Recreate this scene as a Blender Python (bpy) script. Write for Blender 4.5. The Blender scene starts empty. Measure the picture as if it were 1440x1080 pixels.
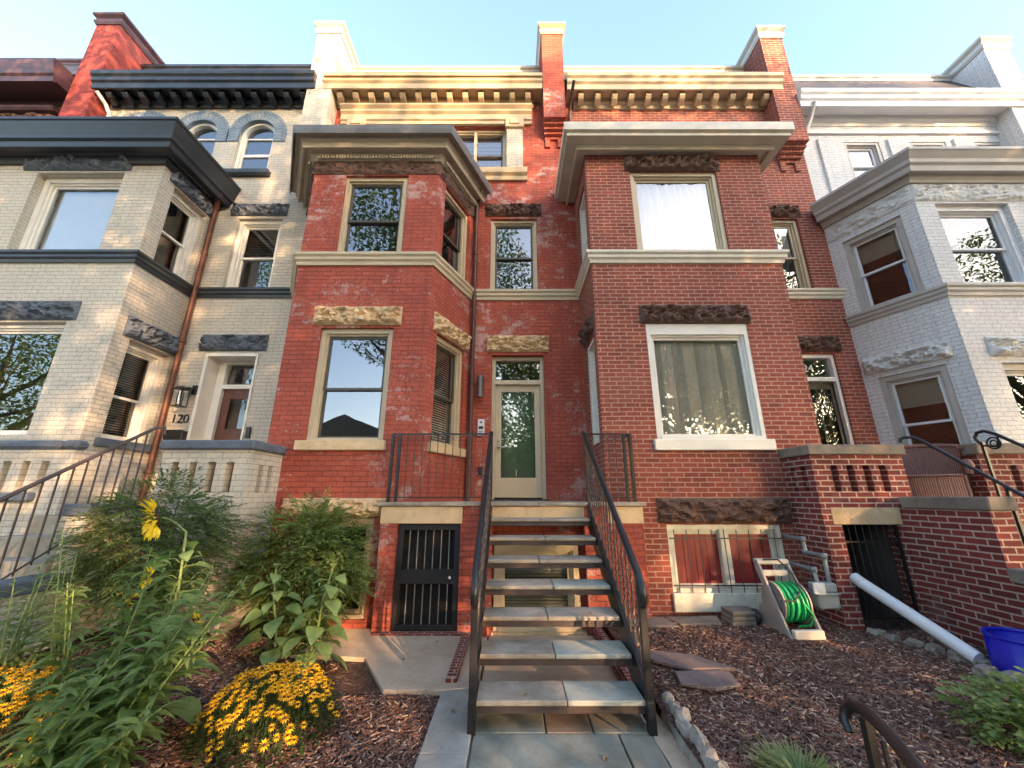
import bpy, bmesh, math, random
from mathutils import Vector, Matrix, noise
R = math.radians
rng = random.Random(7)
S = bpy.context.scene
C = S.collection
# ------------------------------------------------------------------ camera, sky, sun, exposure
cd = bpy.data.cameras.new("camera"); cam = bpy.data.objects.new("camera", cd); C.objects.link(cam)
cd.sensor_width = 36; cd.lens = 545 / 1440 * 36; cd.clip_end = 2000; cd.clip_start = 0.05
cam.location = (0, 0, 1.63); cam.rotation_euler = (R(90 + 16.2), 0, 0)
S.camera = cam
SUN_EL, SUN_AZ = 13.0, 33.0      # azimuth: degrees towards +X from straight behind the camera (-Y)
w = bpy.data.worlds.new("World"); S.world = w; w.use_nodes = True
nt = w.node_tree; bg = nt.nodes["Background"]; sky = nt.nodes.new("ShaderNodeTexSky")
sky.sky_type = 'NISHITA'; sky.sun_disc = False
sky.sun_elevation = R(SUN_EL); sky.sun_rotation = R(180 - SUN_AZ)
sky.air_density = 0.9; sky.dust_density = 2.0; sky.ozone_density = 0.9; sky.altitude = 50
tint = nt.nodes.new('ShaderNodeMix'); tint.data_type = 'RGBA'; tint.blend_type = 'MULTIPLY'; tint.inputs[0].default_value = 1; tint.inputs[7].default_value = (1.0, 1.0, 1.0, 1)   # neutral white tint, leaves the sky colour unchanged
nt.links.new(sky.outputs[0], tint.inputs[6]); nt.links.new(tint.outputs[2], bg.inputs[0]); bg.inputs[1].default_value = 0.15
sd = bpy.data.lights.new("sun", 'SUN'); sun = bpy.data.objects.new("sun", sd); C.objects.link(sun)
sd.energy = 3.3; sd.angle = R(0.5); sd.color = (1.0, 0.62, 0.34)
sv = Vector((math.sin(R(SUN_AZ)) * math.cos(R(SUN_EL)), -math.cos(R(SUN_AZ)) * math.cos(R(SUN_EL)), math.sin(R(SUN_EL))))
sun.rotation_euler = sv.to_track_quat('Z', 'Y').to_euler()
S.view_settings.view_transform = 'Standard'; S.view_settings.look = 'None'
S.view_settings.exposure = 2.82; S.view_settings.gamma = 1

# ------------------------------------------------------------------ helpers
class Fr:                                    # a vertical plane: s along it, t outwards, z up
    def __init__(s, p0, p1):
        p0 = Vector((p0[0], p0[1], 0)); p1 = Vector((p1[0], p1[1], 0))
        s.o = p0; s.u = (p1 - p0).normalized(); s.n = Vector((s.u.y, -s.u.x, 0)); s.L = (p1 - p0).length
    def __call__(s, a, t, z): return s.o + s.u * a + s.n * t + Vector((0, 0, z))
def FX(y): return Fr((0, y), (1, y))         # a plane facing the street, s = world X
W0 = FX(0)                                   # s = X, t = -Y
class MB:
    def __init__(s): s.v = []; s.f = []; s.m = []; s.mi = 0; s.sm = []
    def poly(s, pts, smooth=False):
        n = len(s.v); s.v += [Vector(p) for p in pts]; s.f.append(tuple(range(n, n + len(pts)))); s.m.append(s.mi); s.sm.append(smooth)
    def grid(s, rows, smooth=True, closed=False):
        n = len(s.v); k = len(rows[0])
        for r in rows: s.v += [Vector(p) for p in r]
        for i in range(len(rows) - 1):
            for j in range(k if closed else k - 1):
                a = n + i * k + j; b = n + i * k + (j + 1) % k
                s.f.append((a, b, b + k, a + k)); s.m.append(s.mi); s.sm.append(smooth)
    def box(s, x0, x1, y0, y1, z0, z1): return s.fb(W0, x0, x1, -y1, -y0, z0, z1)
    def fb(s, fr, s0, s1, t0, t1, z0, z1):
        n = len(s.v)
        for z in (z0, z1):
            for a, t in ((s0, t0), (s1, t0), (s1, t1), (s0, t1)): s.v.append(fr(a, t, z))
        for q in ((0, 1, 2, 3), (4, 7, 6, 5), (0, 4, 5, 1), (1, 5, 6, 2), (2, 6, 7, 3), (3, 7, 4, 0)):
            s.f.append(tuple(n + i for i in q)); s.m.append(s.mi); s.sm.append(False)
        return s
    def hexa(s, p):                          # 8 points, bottom ring then top ring
        n = len(s.v); s.v += [Vector(q) for q in p]
        for q in ((3, 2, 1, 0), (4, 5, 6, 7), (0, 1, 5, 4), (1, 2, 6, 5), (2, 3, 7, 6), (3, 0, 4, 7)):
            s.f.append(tuple(n + i for i in q)); s.m.append(s.mi); s.sm.append(False)
    def prism(s, pts, off):                  # planar polygon pushed by off
        off = Vector(off); a = [Vector(p) for p in pts]; b = [p + off for p in a]
        s.poly(a[::-1]); s.poly(b)
        for i in range(len(a)):
            j = (i + 1) % len(a); s.poly([a[i], a[j], b[j], b[i]])
    def tube(s, path, r, k=8, cap=True, smooth=True):
        P = [Vector(p) for p in path]; rr = r if isinstance(r, (list, tuple)) else [r] * len(P)
        rows = []; up = None
        for i, p in enumerate(P):
            d = (P[min(i + 1, len(P) - 1)] - P[max(i - 1, 0)])
            d = d.normalized() if d.length > 1e-9 else Vector((0, 0, 1))
            if up is None: up = Vector((0, 0, 1)) if abs(d.z) < .9 else Vector((1, 0, 0))
            a = d.cross(up).normalized(); b = a.cross(d).normalized(); up = b
            off = math.pi / k
            rows.append([p + (a * math.cos(off + 2 * math.pi * j / k) + b * math.sin(off + 2 * math.pi * j / k)) * rr[i] for j in range(k)])
        s.grid(rows, smooth, True)
        if cap: s.poly(rows[0]); s.poly(rows[-1])
    def lathe(s, c, prof, k=20, axis=None, smooth=True):
        q = Vector((0, 0, 1)).rotation_difference(Vector(axis)) if axis else None
        rows = []
        for r, z in prof:
            row = []
            for j in range(k):
                v = Vector((r * math.cos(2 * math.pi * j / k), r * math.sin(2 * math.pi * j / k), z))
                if q: v = q @ v
                row.append(Vector(c) + v)
            rows.append(row)
        s.grid(rows, smooth, True)
    def wall(s, fr, sa, sb, za, zb, ops=(), rv=.2):
        ss = sorted({sa, sb, *[q for o in ops for q in o[:2]]}); zz = sorted({za, zb, *[q for o in ops for q in o[2:4]]})
        ss = [q for q in ss if sa <= q <= sb]; zz = [q for q in zz if za <= q <= zb]
        for i in range(len(ss) - 1):
            for j in range(len(zz) - 1):
                cs, cz = (ss[i] + ss[i + 1]) / 2, (zz[j] + zz[j + 1]) / 2
                if any(o[0] < cs < o[1] and o[2] < cz < o[3] for o in ops): continue
                s.poly([fr(ss[i], 0, zz[j]), fr(ss[i + 1], 0, zz[j]), fr(ss[i + 1], 0, zz[j + 1]), fr(ss[i], 0, zz[j + 1])])
        for o in ops:
            a, b, c, d = o[:4]
            for (p, q) in (((a, c), (a, d)), ((b, d), (b, c)), ((b, c), (a, c)), ((a, d), (b, d)))[:3 if len(o) > 4 else 4]:
                s.poly([fr(p[0], 0, p[1]), fr(q[0], 0, q[1]), fr(q[0], -rv, q[1]), fr(p[0], -rv, p[1])])
    def mould(s, path, prof, cap=True):      # profile (t, z) swept along a plan path with mitred corners
        P = [Vector((a, b, 0)) for a, b in path]; rings = []
        for i, p in enumerate(P):
            ns = []
            if i > 0: d = (P[i] - P[i - 1]).normalized(); ns.append(Vector((d.y, -d.x, 0)))
            if i < len(P) - 1: d = (P[i + 1] - P[i]).normalized(); ns.append(Vector((d.y, -d.x, 0)))
            m = ns[0] if len(ns) == 1 else (ns[0] + ns[1]) / (1 + ns[0].dot(ns[1]))
            rings.append([p + m * t + Vector((0, 0, z)) for t, z in prof])
        for i in range(len(rings) - 1):
            for j in range(len(prof)):
                k = (j + 1) % len(prof); s.poly([rings[i][j], rings[i + 1][j], rings[i + 1][k], rings[i][k]])
        if cap: s.poly(rings[0]); s.poly(rings[-1])
    def rough(s, fr, s0, s1, z0, z1, d=.07, amp=.08, seed=0, t0=-.03):   # rock-faced stone block
        L = s1 - s0; H = z1 - z0; nx = max(8, int(L / .026)); nz = max(6, int(H / .026))
        rows = []
        for j in range(nz + 1):
            row = []
            for i in range(nx + 1):
                u, v = i / nx, j / nz
                e = min(1, min(u * L, (1 - u) * L) / .05) * min(1, min(v * H, (1 - v) * H) / .05)
                q = Vector((u * L * 5 + seed * 7.3, v * H * 9, seed * 3.1))
                h = noise.noise(q) * .7 + (.35 - abs(noise.noise(q * 1.7 + Vector((3, 1, 0))))) * 1.5 + noise.noise(q * 4) * .35
                wob = noise.noise(Vector((u * L * 6, seed, j * .0))) * .012 if j in (0, nz) else 0
                row.append(fr(s0 + u * L, d * .35 + (d * .65 + h * amp) * e ** .6, z0 + v * H + wob))
            rows.append(row)
        s.grid(rows, False)
        b = lambda a, z: fr(a, t0, z)
        s.poly([rows[0][0], *[r for r in rows[0][1:]], b(s1, z0), b(s0, z0)]); s.poly([*rows[-1], b(s1, z1), b(s0, z1)])
        s.poly([*[r[0] for r in rows], b(s0, z1), b(s0, z0)]); s.poly([*[r[-1] for r in rows], b(s1, z1), b(s1, z0)])
    def leaf(s, b, d, L, Wd, droop=.3, fold=.25, n=3, base=.35, roll=0):
        b = Vector(b); d = Vector(d).normalized(); side = d.cross(Vector((0, 0, 1)))
        side = side.normalized() if side.length > 1e-3 else Vector((1, 0, 0))
        if roll: side = Matrix.Rotation(roll, 3, d) @ side
        rows = []; p = b.copy(); dd = d.copy()
        for i in range(n + 1):
            t = i / n; wv = Wd * .5 * (math.sin(math.pi * min(1, t ** base * 1.0)) if 0 < t < 1 else .04)
            up = side.cross(dd).normalized()
            rows.append([p - side * wv + up * wv * fold, p, p + side * wv + up * wv * fold])
            p = p + dd * L / n; dd = (dd + Vector((0, 0, -droop / n))).normalized()
        s.grid(rows, True)
    def build(s, name, mat, parent=None, bevel=0, norm=True):
        me = bpy.data.meshes.new(name); me.from_pydata(s.v, [], s.f)
        for m in (mat if isinstance(mat, (list, tuple)) else [mat]): me.materials.append(m)
        me.polygons.foreach_set('material_index', s.m); me.polygons.foreach_set('use_smooth', s.sm)
        if norm or bevel:
            bm = bmesh.new(); bm.from_mesh(me)
            if bevel: bmesh.ops.remove_doubles(bm, verts=bm.verts, dist=1e-5)
            if norm: bmesh.ops.recalc_face_normals(bm, faces=bm.faces)
            if bevel: bmesh.ops.bevel(bm, geom=[e for e in bm.edges if len(e.link_faces) == 2 and e.calc_face_angle(0) > .6], offset=bevel, segments=1, affect='EDGES')
            bm.to_mesh(me); bm.free()
        uv = me.uv_layers.new(name='UVMap').data; vs = me.vertices
        for p in me.polygons:
            n = p.normal
            if abs(n.z) > .75: a, b = Vector((1, 0, 0)), Vector((0, 1, 0))
            else:
                a = Vector((n.y, -n.x, 0)).normalized()
                if (a.x if abs(a.x) > .3 else a.y) < 0: a = -a
                b = Vector((0, 0, 1))
            for li in p.loop_indices:
                c = vs[me.loops[li].vertex_index].co; uv[li].uv = (c.dot(a), c.dot(b))
        o = bpy.data.objects.new(name, me); C.objects.link(o)
        if parent is not None: attach(o, parent)
        return o
def wloc(o):
    v = Vector(o.get('_w', (0, 0, 0))); return v
ROOTS = {}
def attach(o, p):
    o.parent = p
    if p.name in ROOTS: o.matrix_parent_inverse = Matrix.Translation(-ROOTS[p.name])
def tag(o, label=None, cat=None, group=None, kind=None):
    if label: o['label'] = label
    if cat: o['category'] = cat
    if group: o['group'] = group
    if kind: o['kind'] = kind
    return o
def thing(name, loc, label, cat, group=None):
    o = bpy.data.objects.new(name, None); C.objects.link(o); o.location = loc; o.empty_display_size = .2
    ROOTS[o.name] = Vector(loc); return tag(o, label, cat, group)
def dup(o, delta=(0, 0, 0), label=None, rot=0):
    def cp(a, par):
        c = a.copy(); C.objects.link(c)
        if par is not None: c.parent = par
        for ch in list(a.children): cp(ch, c)
        return c
    r = cp(o, None); r.location = Vector(o.location) + Vector(delta); r.rotation_euler.z += rot
    if label: r['label'] = label
    return r

def gp(px, py, Y):
    f_, th = 545, R(16.2); v = 540 - py; e = math.atan(v / f_) + th; z = Y * math.tan(e); F = Y * math.cos(th) + z * math.sin(th); return Vector(((px - 720) * F / f_, Y, z + 1.63))
# ------------------------------------------------------------------ materials
def new(name):
    m = bpy.data.materials.new(name); m.use_nodes = True; n = m.node_tree
    return m, n, n.nodes['Principled BSDF'], lambda t: n.nodes.new('ShaderNode' + t), n.links.new
def rgb(c): return (*c, 1)
def mixc(N, L, fac, a, b, mode='MIX'):
    x = N('Mix'); x.data_type = 'RGBA'; x.blend_type = mode
    if isinstance(fac, (int, float)): x.inputs[0].default_value = fac
    else: L(fac, x.inputs[0])
    for i, q in ((6, a), (7, b)):
        if isinstance(q, tuple): x.inputs[i].default_value = rgb(q)
        else: L(q, x.inputs[i])
    return x.outputs[2]
def ramp(N, L, src, p0, p1, a=0., b=1.):
    r = N('MapRange'); r.clamp = True; L(src, r.inputs[0])
    for i, q in enumerate((p0, p1, a, b)): r.inputs[i + 1].default_value = q
    return r.outputs[0]
def noise_n(N, L, vec, scale, detail=4, rough=.6, dist=0):
    t = N('TexNoise'); t.inputs['Scale'].default_value = scale; t.inputs['Detail'].default_value = detail
    t.inputs['Roughness'].default_value = rough; t.inputs['Distortion'].default_value = dist
    if vec is not None: L(vec, t.inputs['Vector'])
    return t.outputs[0]
def geo(N): return N('NewGeometry').outputs['Position']
def bump(N, L, B, h, st, dist=.01):
    b = N('Bump'); b.inputs['Strength'].default_value = st; b.inputs['Distance'].default_value = dist
    L(h, b.inputs['Height']); L(b.outputs[0], B.inputs['Normal']); return b
def plain(name, col, rough=.6, var=.15, scale=6, metal=0, bmp=0, bscale=60, dirt=None, spec=.5):
    m, n, B, N, L = new(name); p = geo(N)
    a = noise_n(N, L, p, scale); f = ramp(N, L, a, .3, .7)
    c = mixc(N, L, f, tuple(x * (1 - var) for x in col), tuple(min(1, x * (1 + var)) for x in col))
    if dirt:
        d = noise_n(N, L, p, scale * 1.7, 6, .7); c = mixc(N, L, ramp(N, L, d, .52, .72, 0, dirt[1]), c, dirt[0])
    L(c, B.inputs['Base Color']); B.inputs['Roughness'].default_value = rough; B.inputs['Metallic'].default_value = metal
    B.inputs['Specular IOR Level'].default_value = spec
    if bmp: bump(N, L, B, noise_n(N, L, p, bscale), bmp)
    return m
def brick(name, c1, c2, mort, bw=.213, bh=.0678, ms=.009, var=.25, weather=None, wamt=.5, wscale=1.1, bst=.6, drips=0, wz=None, rough=.85):
    m, n, B, N, L = new(name); uv = N('UVMap').outputs[0]; p = geo(N)
    wv = N('VectorMath'); wv.operation = 'MULTIPLY_ADD'                     # slight waviness of the courses
    nz = N('TexNoise'); nz.inputs['Scale'].default_value = 3; L(uv, nz.inputs['Vector'])
    L(nz.outputs['Color'], wv.inputs[0]); wv.inputs[1].default_value = (.012, .012, 0); L(uv, wv.inputs[2])
    t = N('TexBrick'); L(wv.outputs[0], t.inputs['Vector'])
    t.inputs['Scale'].default_value = 1; t.inputs['Brick Width'].default_value = bw; t.inputs['Row Height'].default_value = bh
    t.inputs['Mortar Size'].default_value = ms; t.inputs['Mortar Smooth'].default_value = .25; t.inputs['Bias'].default_value = -.1
    t.inputs['Color1'].default_value = rgb(c1); t.inputs['Color2'].default_value = rgb(c2); t.inputs['Mortar'].default_value = rgb(mort)
    f = ramp(N, L, noise_n(N, L, p, .9, 5, .65), .3, .7)
    lo = mixc(N, L, 1., t.outputs[0], (1 - var,) * 3, 'MULTIPLY'); hi = mixc(N, L, 1., t.outputs[0], (1 + var,) * 3, 'MULTIPLY')
    c = mixc(N, L, f, lo, hi)
    g = ramp(N, L, noise_n(N, L, p, 28, 3, .7), .35, .65, .86, 1.1)        # brick-scale mottling
    gm = N('VectorMath'); gm.operation = 'SCALE'; L(c, gm.inputs[0]); L(g, gm.inputs['Scale']); c = gm.outputs[0]
    if weather:
        a = noise_n(N, L, p, wscale, 7, .72, .3); b = noise_n(N, L, p, 22, 5, .75)
        t2 = N('TexBrick'); L(wv.outputs[0], t2.inputs['Vector'])
        for k_ in ('Scale', 'Brick Width', 'Row Height', 'Mortar Size', 'Mortar Smooth'): t2.inputs[k_].default_value = t.inputs[k_].default_value
        t2.inputs['Color1'].default_value = (0, 0, 0, 1); t2.inputs['Color2'].default_value = (1, 1, 1, 1); t2.inputs['Mortar'].default_value = (.75, .75, .75, 1)
        s0_ = N('Math'); s0_.operation = 'MULTIPLY_ADD'; L(t2.outputs[0], s0_.inputs[0]); s0_.inputs[1].default_value = .16; L(a, s0_.inputs[2])
        s = N('Math'); s.operation = 'MULTIPLY_ADD'; L(b, s.inputs[0]); s.inputs[1].default_value = .45; L(s0_.outputs[0], s.inputs[2])
        wf = ramp(N, L, s.outputs[0], .87, .97, 0, wamt); c = mixc(N, L, wf, c, weather)
        sp = ramp(N, L, noise_n(N, L, p, 45, 2, .5), .74, .79, 0, .8); c = mixc(N, L, sp, c, tuple(min(1, x * 1.15) for x in weather))
    if drips:
        mp = N('Mapping'); mp.inputs['Scale'].default_value = (3, 3, .25); L(p, mp.inputs['Vector'])
        df = ramp(N, L, noise_n(N, L, mp.outputs[0], 2.2, 6, .7), .5, .75, 0, drips); c = mixc(N, L, df, c, tuple(x * .45 for x in c1))
    L(c, B.inputs['Base Color']); B.inputs['Roughness'].default_value = rough; B.inputs['Specular IOR Level'].default_value = .3
    iv = N('Math'); iv.operation = 'SUBTRACT'; iv.inputs[0].default_value = 1; L(t.outputs['Fac'], iv.inputs[1])
    ad = N('Math'); ad.operation = 'MULTIPLY_ADD'; L(noise_n(N, L, p, 40, 4), ad.inputs[0]); ad.inputs[1].default_value = .5; L(iv.outputs[0], ad.inputs[2])
    bump(N, L, B, ad.outputs[0], bst, .012)
    return m
def stone(name, ca, cb, scale=5, rough=.85, bmp=.5):
    m, n, B, N, L = new(name); p = geo(N)
    a = noise_n(N, L, p, scale, 7, .7, .4); c = mixc(N, L, ramp(N, L, a, .32, .68), ca, cb)
    c = mixc(N, L, ramp(N, L, noise_n(N, L, p, scale * 9, 3), .6, .8, 0, .5), c, tuple(x * .45 for x in ca))
    L(c, B.inputs['Base Color']); B.inputs['Roughness'].default_value = rough; B.inputs['Specular IOR Level'].default_value = .25
    bump(N, L, B, noise_n(N, L, p, 35, 6, .7), bmp, .02); return m
def glass(name, tint=(.75, .8, .78), refl=.3):
    m, n, B, N, L = new(name); n.nodes.remove(B); o = n.nodes['Material Output']
    tr = N('BsdfTransparent'); tr.inputs[0].default_value = rgb(tint); gl = N('BsdfGlossy'); gl.inputs['Roughness'].default_value = .0
    gl.inputs[0].default_value = (.95, .97, 1, 1)
    b = N('Bump'); b.inputs['Strength'].default_value = .06; b.inputs['Distance'].default_value = .01
    L(noise_n(N, L, geo(N), 3.0, 1), b.inputs['Height']); L(b.outputs[0], gl.inputs['Normal'])
    fr = N('Fresnel'); fr.inputs[0].default_value = 1.5; ad = N('Math'); ad.operation = 'ADD'; ad.use_clamp = True
    L(fr.outputs[0], ad.inputs[0]); ad.inputs[1].default_value = refl
    mx = N('MixShader'); L(ad.outputs[0], mx.inputs[0]); L(tr.outputs[0], mx.inputs[1]); L(gl.outputs[0], mx.inputs[2]); L(mx.outputs[0], o.inputs[0])
    return m
def leafm(name, a, b, scale=9, trans=.35, rough=.5):
    m, n, B, N, L = new(name); p = geo(N); oi = N('ObjectInfo').outputs['Random']
    c = mixc(N, L, ramp(N, L, noise_n(N, L, p, scale * 2.2, 4), .3, .7), a, b)
    L(c, B.inputs['Base Color']); B.inputs['Roughness'].default_value = rough; B.inputs['Specular IOR Level'].default_value = .35
    t = N('BsdfTranslucent'); L(mixc(N, L, 1., c, (1.3, 1.5, .7), 'MULTIPLY'), t.inputs[0])
    mx = N('MixShader'); mx.inputs[0].default_value = trans; L(B.outputs[0], mx.inputs[1]); L(t.outputs[0], mx.inputs[2])
    L(mx.outputs[0], n.nodes['Material Output'].inputs[0]); return m

M = {}
M['red_paint'] = brick('painted_red_brick', (.41, .095, .058), (.33, .07, .046), (.22, .05, .038), .215, .0735, .007, .16, (.58, .42, .38), .6, 1.0, .7, .5)
M['red_brick'] = brick('dark_red_brick', (.30, .072, .046), (.20, .048, .034), (.42, .26, .19), .213, .0678, .0085, .2, (.36, .15, .11), .3, 1.3, .5, .35)
M['red_brick_b'] = brick('porch_red_brick', (.21, .04, .03), (.12, .026, .022), (.45, .32, .26), .213, .0678, .009, .25, (.4, .22, .18), .3, 1.3, .5, .1)
M['cream_brick'] = brick('cream_painted_brick', (.54, .495, .41), (.51, .465, .39), (.29, .26, .21), .215, .0678, .0045, .06, (.66, .61, .52), .2, 1.5, .6, .22)
M['white_brick'] = brick('white_painted_brick', (.67, .655, .635), (.64, .625, .61), (.37, .36, .35), .215, .0678, .0045, .05, None, 0, 1, .6, .2)
M['blue_brick'] = brick('blue_grey_arch_brick', (.20, .25, .30), (.17, .22, .27), (.05, .065, .08), .09, .2, .005, .1, None, 0, 1, .5)
M['maroon_brick'] = brick('maroon_painted_brick', (.26, .05, .04), (.22, .042, .036), (.15, .03, .028), .215, .07, .005, .12, (.4, .2, .15), .12, 1.1, .5)
M['tan_stone'] = stone('tan_sandstone', (.50, .33, .17), (.72, .53, .32))
M['brown_stone'] = stone('brown_sandstone', (.085, .048, .036), (.17, .10, .075))
M['slate_stone'] = stone('blue_grey_painted_stone', (.085, .10, .125), (.14, .165, .20))
M['white_stone'] = stone('white_painted_stone', (.50, .49, .46), (.68, .67, .64))
M['tan_smooth'] = plain('tan_painted_stone', (.62, .45, .26), .7, .12, 4, bmp=.25, dirt=((.3, .18, .1), .5))
M['cap_stone'] = plain('weathered_cap_stone', (.20, .165, .13), .85, .25, 4, bmp=.5, dirt=((.09, .07, .06), .6))
M['tan_wood'] = plain('tan_painted_wood', (.52, .43, .29), .5, .07, 3, bmp=.1)
M['ochre_wood'] = plain('cream_ochre_cornice_paint', (.45, .34, .205), .45, .10, 2.5, bmp=.1, dirt=((.28, .2, .12), .35))
M['tan_grey'] = plain('tan_grey_cornice_paint', (.46, .38, .27), .45, .10, 2.5, bmp=.1, dirt=((.2, .15, .1), .4))
M['dark_metal_roof'] = plain('weathered_grey_metal', (.17, .165, .16), .4, .25, 2.5, metal=.3, dirt=((.28, .2, .13), .4))
M['alum'] = plain('cream_aluminium_trim', (.60, .54, .42), .4, .1, 2.5, dirt=((.35, .3, .24), .35))
M['olive'] = plain('olive_soffit_paint', (.27, .235, .165), .6, .1, 3)
M['navy'] = plain('charcoal_navy_paint', (.018, .022, .028), .35, .2, 3)
M['belt_dark'] = plain('charcoal_moulding_paint', (.032, .038, .045), .4, .2, 3)
M['maroon'] = plain('maroon_cornice_paint', (.075, .035, .038), .45, .2, 3)
M['white_wood'] = plain('white_painted_wood', (.72, .69, .62), .5, .05, 4)
M['old_white'] = plain('chipped_white_paint', (.64, .60, .49), .7, .1, 6, bmp=.4, bscale=30, dirt=((.3, .26, .2), .5))
M['cold_white'] = plain('cool_white_paint', (.66, .66, .66), .5, .05, 4)
M['grey_trim'] = plain('warm_grey_trim_paint', (.42, .39, .35), .5, .1, 3)
M['slate_roof'] = plain('slate_roofing', (.055, .05, .05), .6, .35, 14, bmp=.4)
M['black_metal'] = plain('black_painted_steel', (.014, .013, .014), .38, .3, 5, metal=.0, bmp=.1, dirt=((.05, .035, .03), .2))
M['brown_metal'] = plain('dark_brown_steel', (.06, .042, .037), .45, .3, 5, bmp=.1)
M['copper'] = plain('copper_pipe', (.17, .07, .045), .4, .25, 4, metal=.3)
M['brown_pipe'] = plain('brown_painted_pipe', (.075, .03, .025), .4, .2, 4)
M['white_pipe'] = plain('white_plastic_pipe', (.70, .70, .70), .35, .04, 4)
M['bluestone'] = stone('bluestone_flag', (.15, .16, .135), (.34, .34, .285), 2.5, .7, .25)
M['bluestone_b'] = stone('brown_flagstone', (.17, .125, .095), (.30, .24, .18), 2.5, .7, .25)
M['bluestone_c'] = stone('olive_flagstone', (.22, .20, .15), (.34, .31, .24), 2.5, .7, .25)
M['tread_a'] = stone('worn_tan_stone_slab', (.20, .16, .12), (.44, .38, .31), 3, .75, .25)
M['tread_b'] = stone('pale_green_stone_slab', (.24, .25, .21), (.46, .46, .39), 3, .75, .2)
M['concrete'] = stone('aged_concrete', (.44, .32, .22), (.62, .49, .36), 2.2, .9, .3)
M['concrete_g'] = stone('grey_concrete', (.24, .225, .20), (.44, .41, .36), 2.2, .9, .3)
M['step_conc'] = stone('mossy_concrete_step', (.20, .18, .14), (.36, .34, .28), 3, .9, .3)
M['rock'] = stone('pale_rough_rock', (.20, .17, .14), (.44, .39, .33), 6, .9, .6)
M['slate_slab'] = stone('loose_slate_slab', (.12, .09, .085), (.22, .17, .16), 4, .8, .4)
M['sash_dark'] = plain('dark_olive_sash_paint', (.075, .065, .048), .45, .1, 4)
M['frost'] = plain('frosted_green_screen', (.36, .42, .34), .8, .1, 2)
M['gate_shade'] = plain('painted_gate_shade', (.012, .009, .009), .95, .2, 3)  # near-black colour standing in for the shade behind the security gate
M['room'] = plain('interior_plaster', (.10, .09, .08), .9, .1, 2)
M['glass'] = glass('window_glass', (.96, .97, .96), .14)
M['glass_dark'] = glass('dark_window_glass', (.5, .54, .52), .06)
M['glass_door'] = glass('green_door_glass', (.55, .66, .58), .10)
M['blind'] = plain('ivory_blind', (.72, .68, .60), .7, .05, 3)
M['blind_grey'] = plain('taupe_blind', (.84, .78, .66), .7, .05, 3)
M['curtain'] = plain('white_curtain', (.55, .55, .56), .8, .03, 3)
M['pale_blue_blind'] = plain('pale_blue_blind', (.50, .58, .68), .8, .03, 3)
M['red_board'] = plain('dark_red_painted_board', (.24, .018, .02), .5, .2, 5, dirt=((.16, .015, .02), .6))
M['door_wood'] = plain('dark_mahogany', (.12, .038, .024), .35, .35, 7)
M['door_black'] = plain('black_security_door', (.013, .013, .015), .45, .2, 4)
M['galv'] = plain('galvanised_grey', (.24, .26, .26), .45, .2, 10, metal=.3, dirt=((.15, .13, .12), .5))
M['meter'] = plain('grey_meter_paint', (.23, .27, .28), .4, .1, 8)
M['hose'] = plain('green_hose', (.015, .30, .10), .3, .15, 9)
M['reel'] = plain('taupe_plastic', (.34, .295, .25), .5, .06, 5)
M['reel_l'] = plain('light_taupe_plastic', (.55, .50, .43), .5, .06, 5)
M['black_rub'] = plain('black_plastic', (.02, .02, .02), .5, .1, 5)
M['blue_bin'] = plain('blue_plastic', (.012, .014, .42), .35, .08, 3)
M['steel'] = plain('brushed_steel', (.16, .15, .15), .35, .1, 3, metal=.7)
M['chrome'] = plain('satin_nickel', (.7, .68, .62), .25, .05, 3, metal=1)
M['lamp_glass'] = glass('lantern_glass', (.8, .78, .7), .15)
M['leaf_nand'] = leafm('nandina_leaf', (.12, .17, .055), (.25, .33, .11), 7)
M['leaf_nand2'] = leafm('dark_nandina_leaf', (.075, .115, .045), (.16, .22, .08), 7)
M['leaf_dark'] = leafm('deep_green_leaf', (.035, .07, .035), (.08, .13, .06), 7)
M['leaf_sun'] = leafm('sunflower_leaf', (.17, .25, .09), (.28, .38, .14), 6)
M['leaf_lance'] = leafm('lance_leaf', (.10, .165, .05), (.22, .29, .09), 5)
M['leaf_rudb'] = leafm('coneflower_leaf', (.035, .07, .02), (.08, .13, .045), 9)
M['leaf_tree'] = leafm('street_tree_leaf', (.07, .11, .035), (.12, .17, .06), 1.5)
M['grass'] = leafm('dry_grass', (.14, .20, .07), (.30, .32, .14), 9)
M['stem'] = plain('green_stem', (.16, .22, .07), .6, .2, 9)
M['stem_r'] = plain('reddish_stem', (.10, .05, .03), .7, .2, 9)
M['petal'] = leafm('yellow_petal', (.85, .42, .01), (.95, .56, .02), 30, .25)
M['petal_s'] = leafm('lemon_petal', (.85, .58, .02), (.92, .66, .05), 30, .3)
M['cone'] = plain('dark_brown_cone', (.035, .018, .010), .9, .3, 60)
M['bark'] = plain('tree_bark', (.10, .075, .055), .9, .3, 5, bmp=.6)
def wicker():
    m, n, B, N, L = new('brown_wicker'); uv = N('UVMap').outputs[0]
    w1 = N('TexWave'); w1.bands_direction = 'X'; w1.inputs['Scale'].default_value = 14; L(uv, w1.inputs['Vector'])
    w2 = N('TexWave'); w2.bands_direction = 'Y'; w2.inputs['Scale'].default_value = 22; L(uv, w2.inputs['Vector'])
    mu = N('Math'); mu.operation = 'MULTIPLY'; L(w1.outputs['Fac'], mu.inputs[0]); mu.inputs[1].default_value = .8
    ad = N('Math'); ad.operation = 'MULTIPLY_ADD'; L(w2.outputs['Fac'], ad.inputs[0]); ad.inputs[1].default_value = .3; L(mu.outputs[0], ad.inputs[2])
    c = mixc(N, L, ad.outputs[0], (.12, .045, .035), (.34, .17, .13)); L(c, B.inputs['Base Color']); B.inputs['Roughness'].default_value = .6
    bump(N, L, B, ad.outputs[0], .8, .01); return m
M['wicker'] = wicker()
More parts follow.
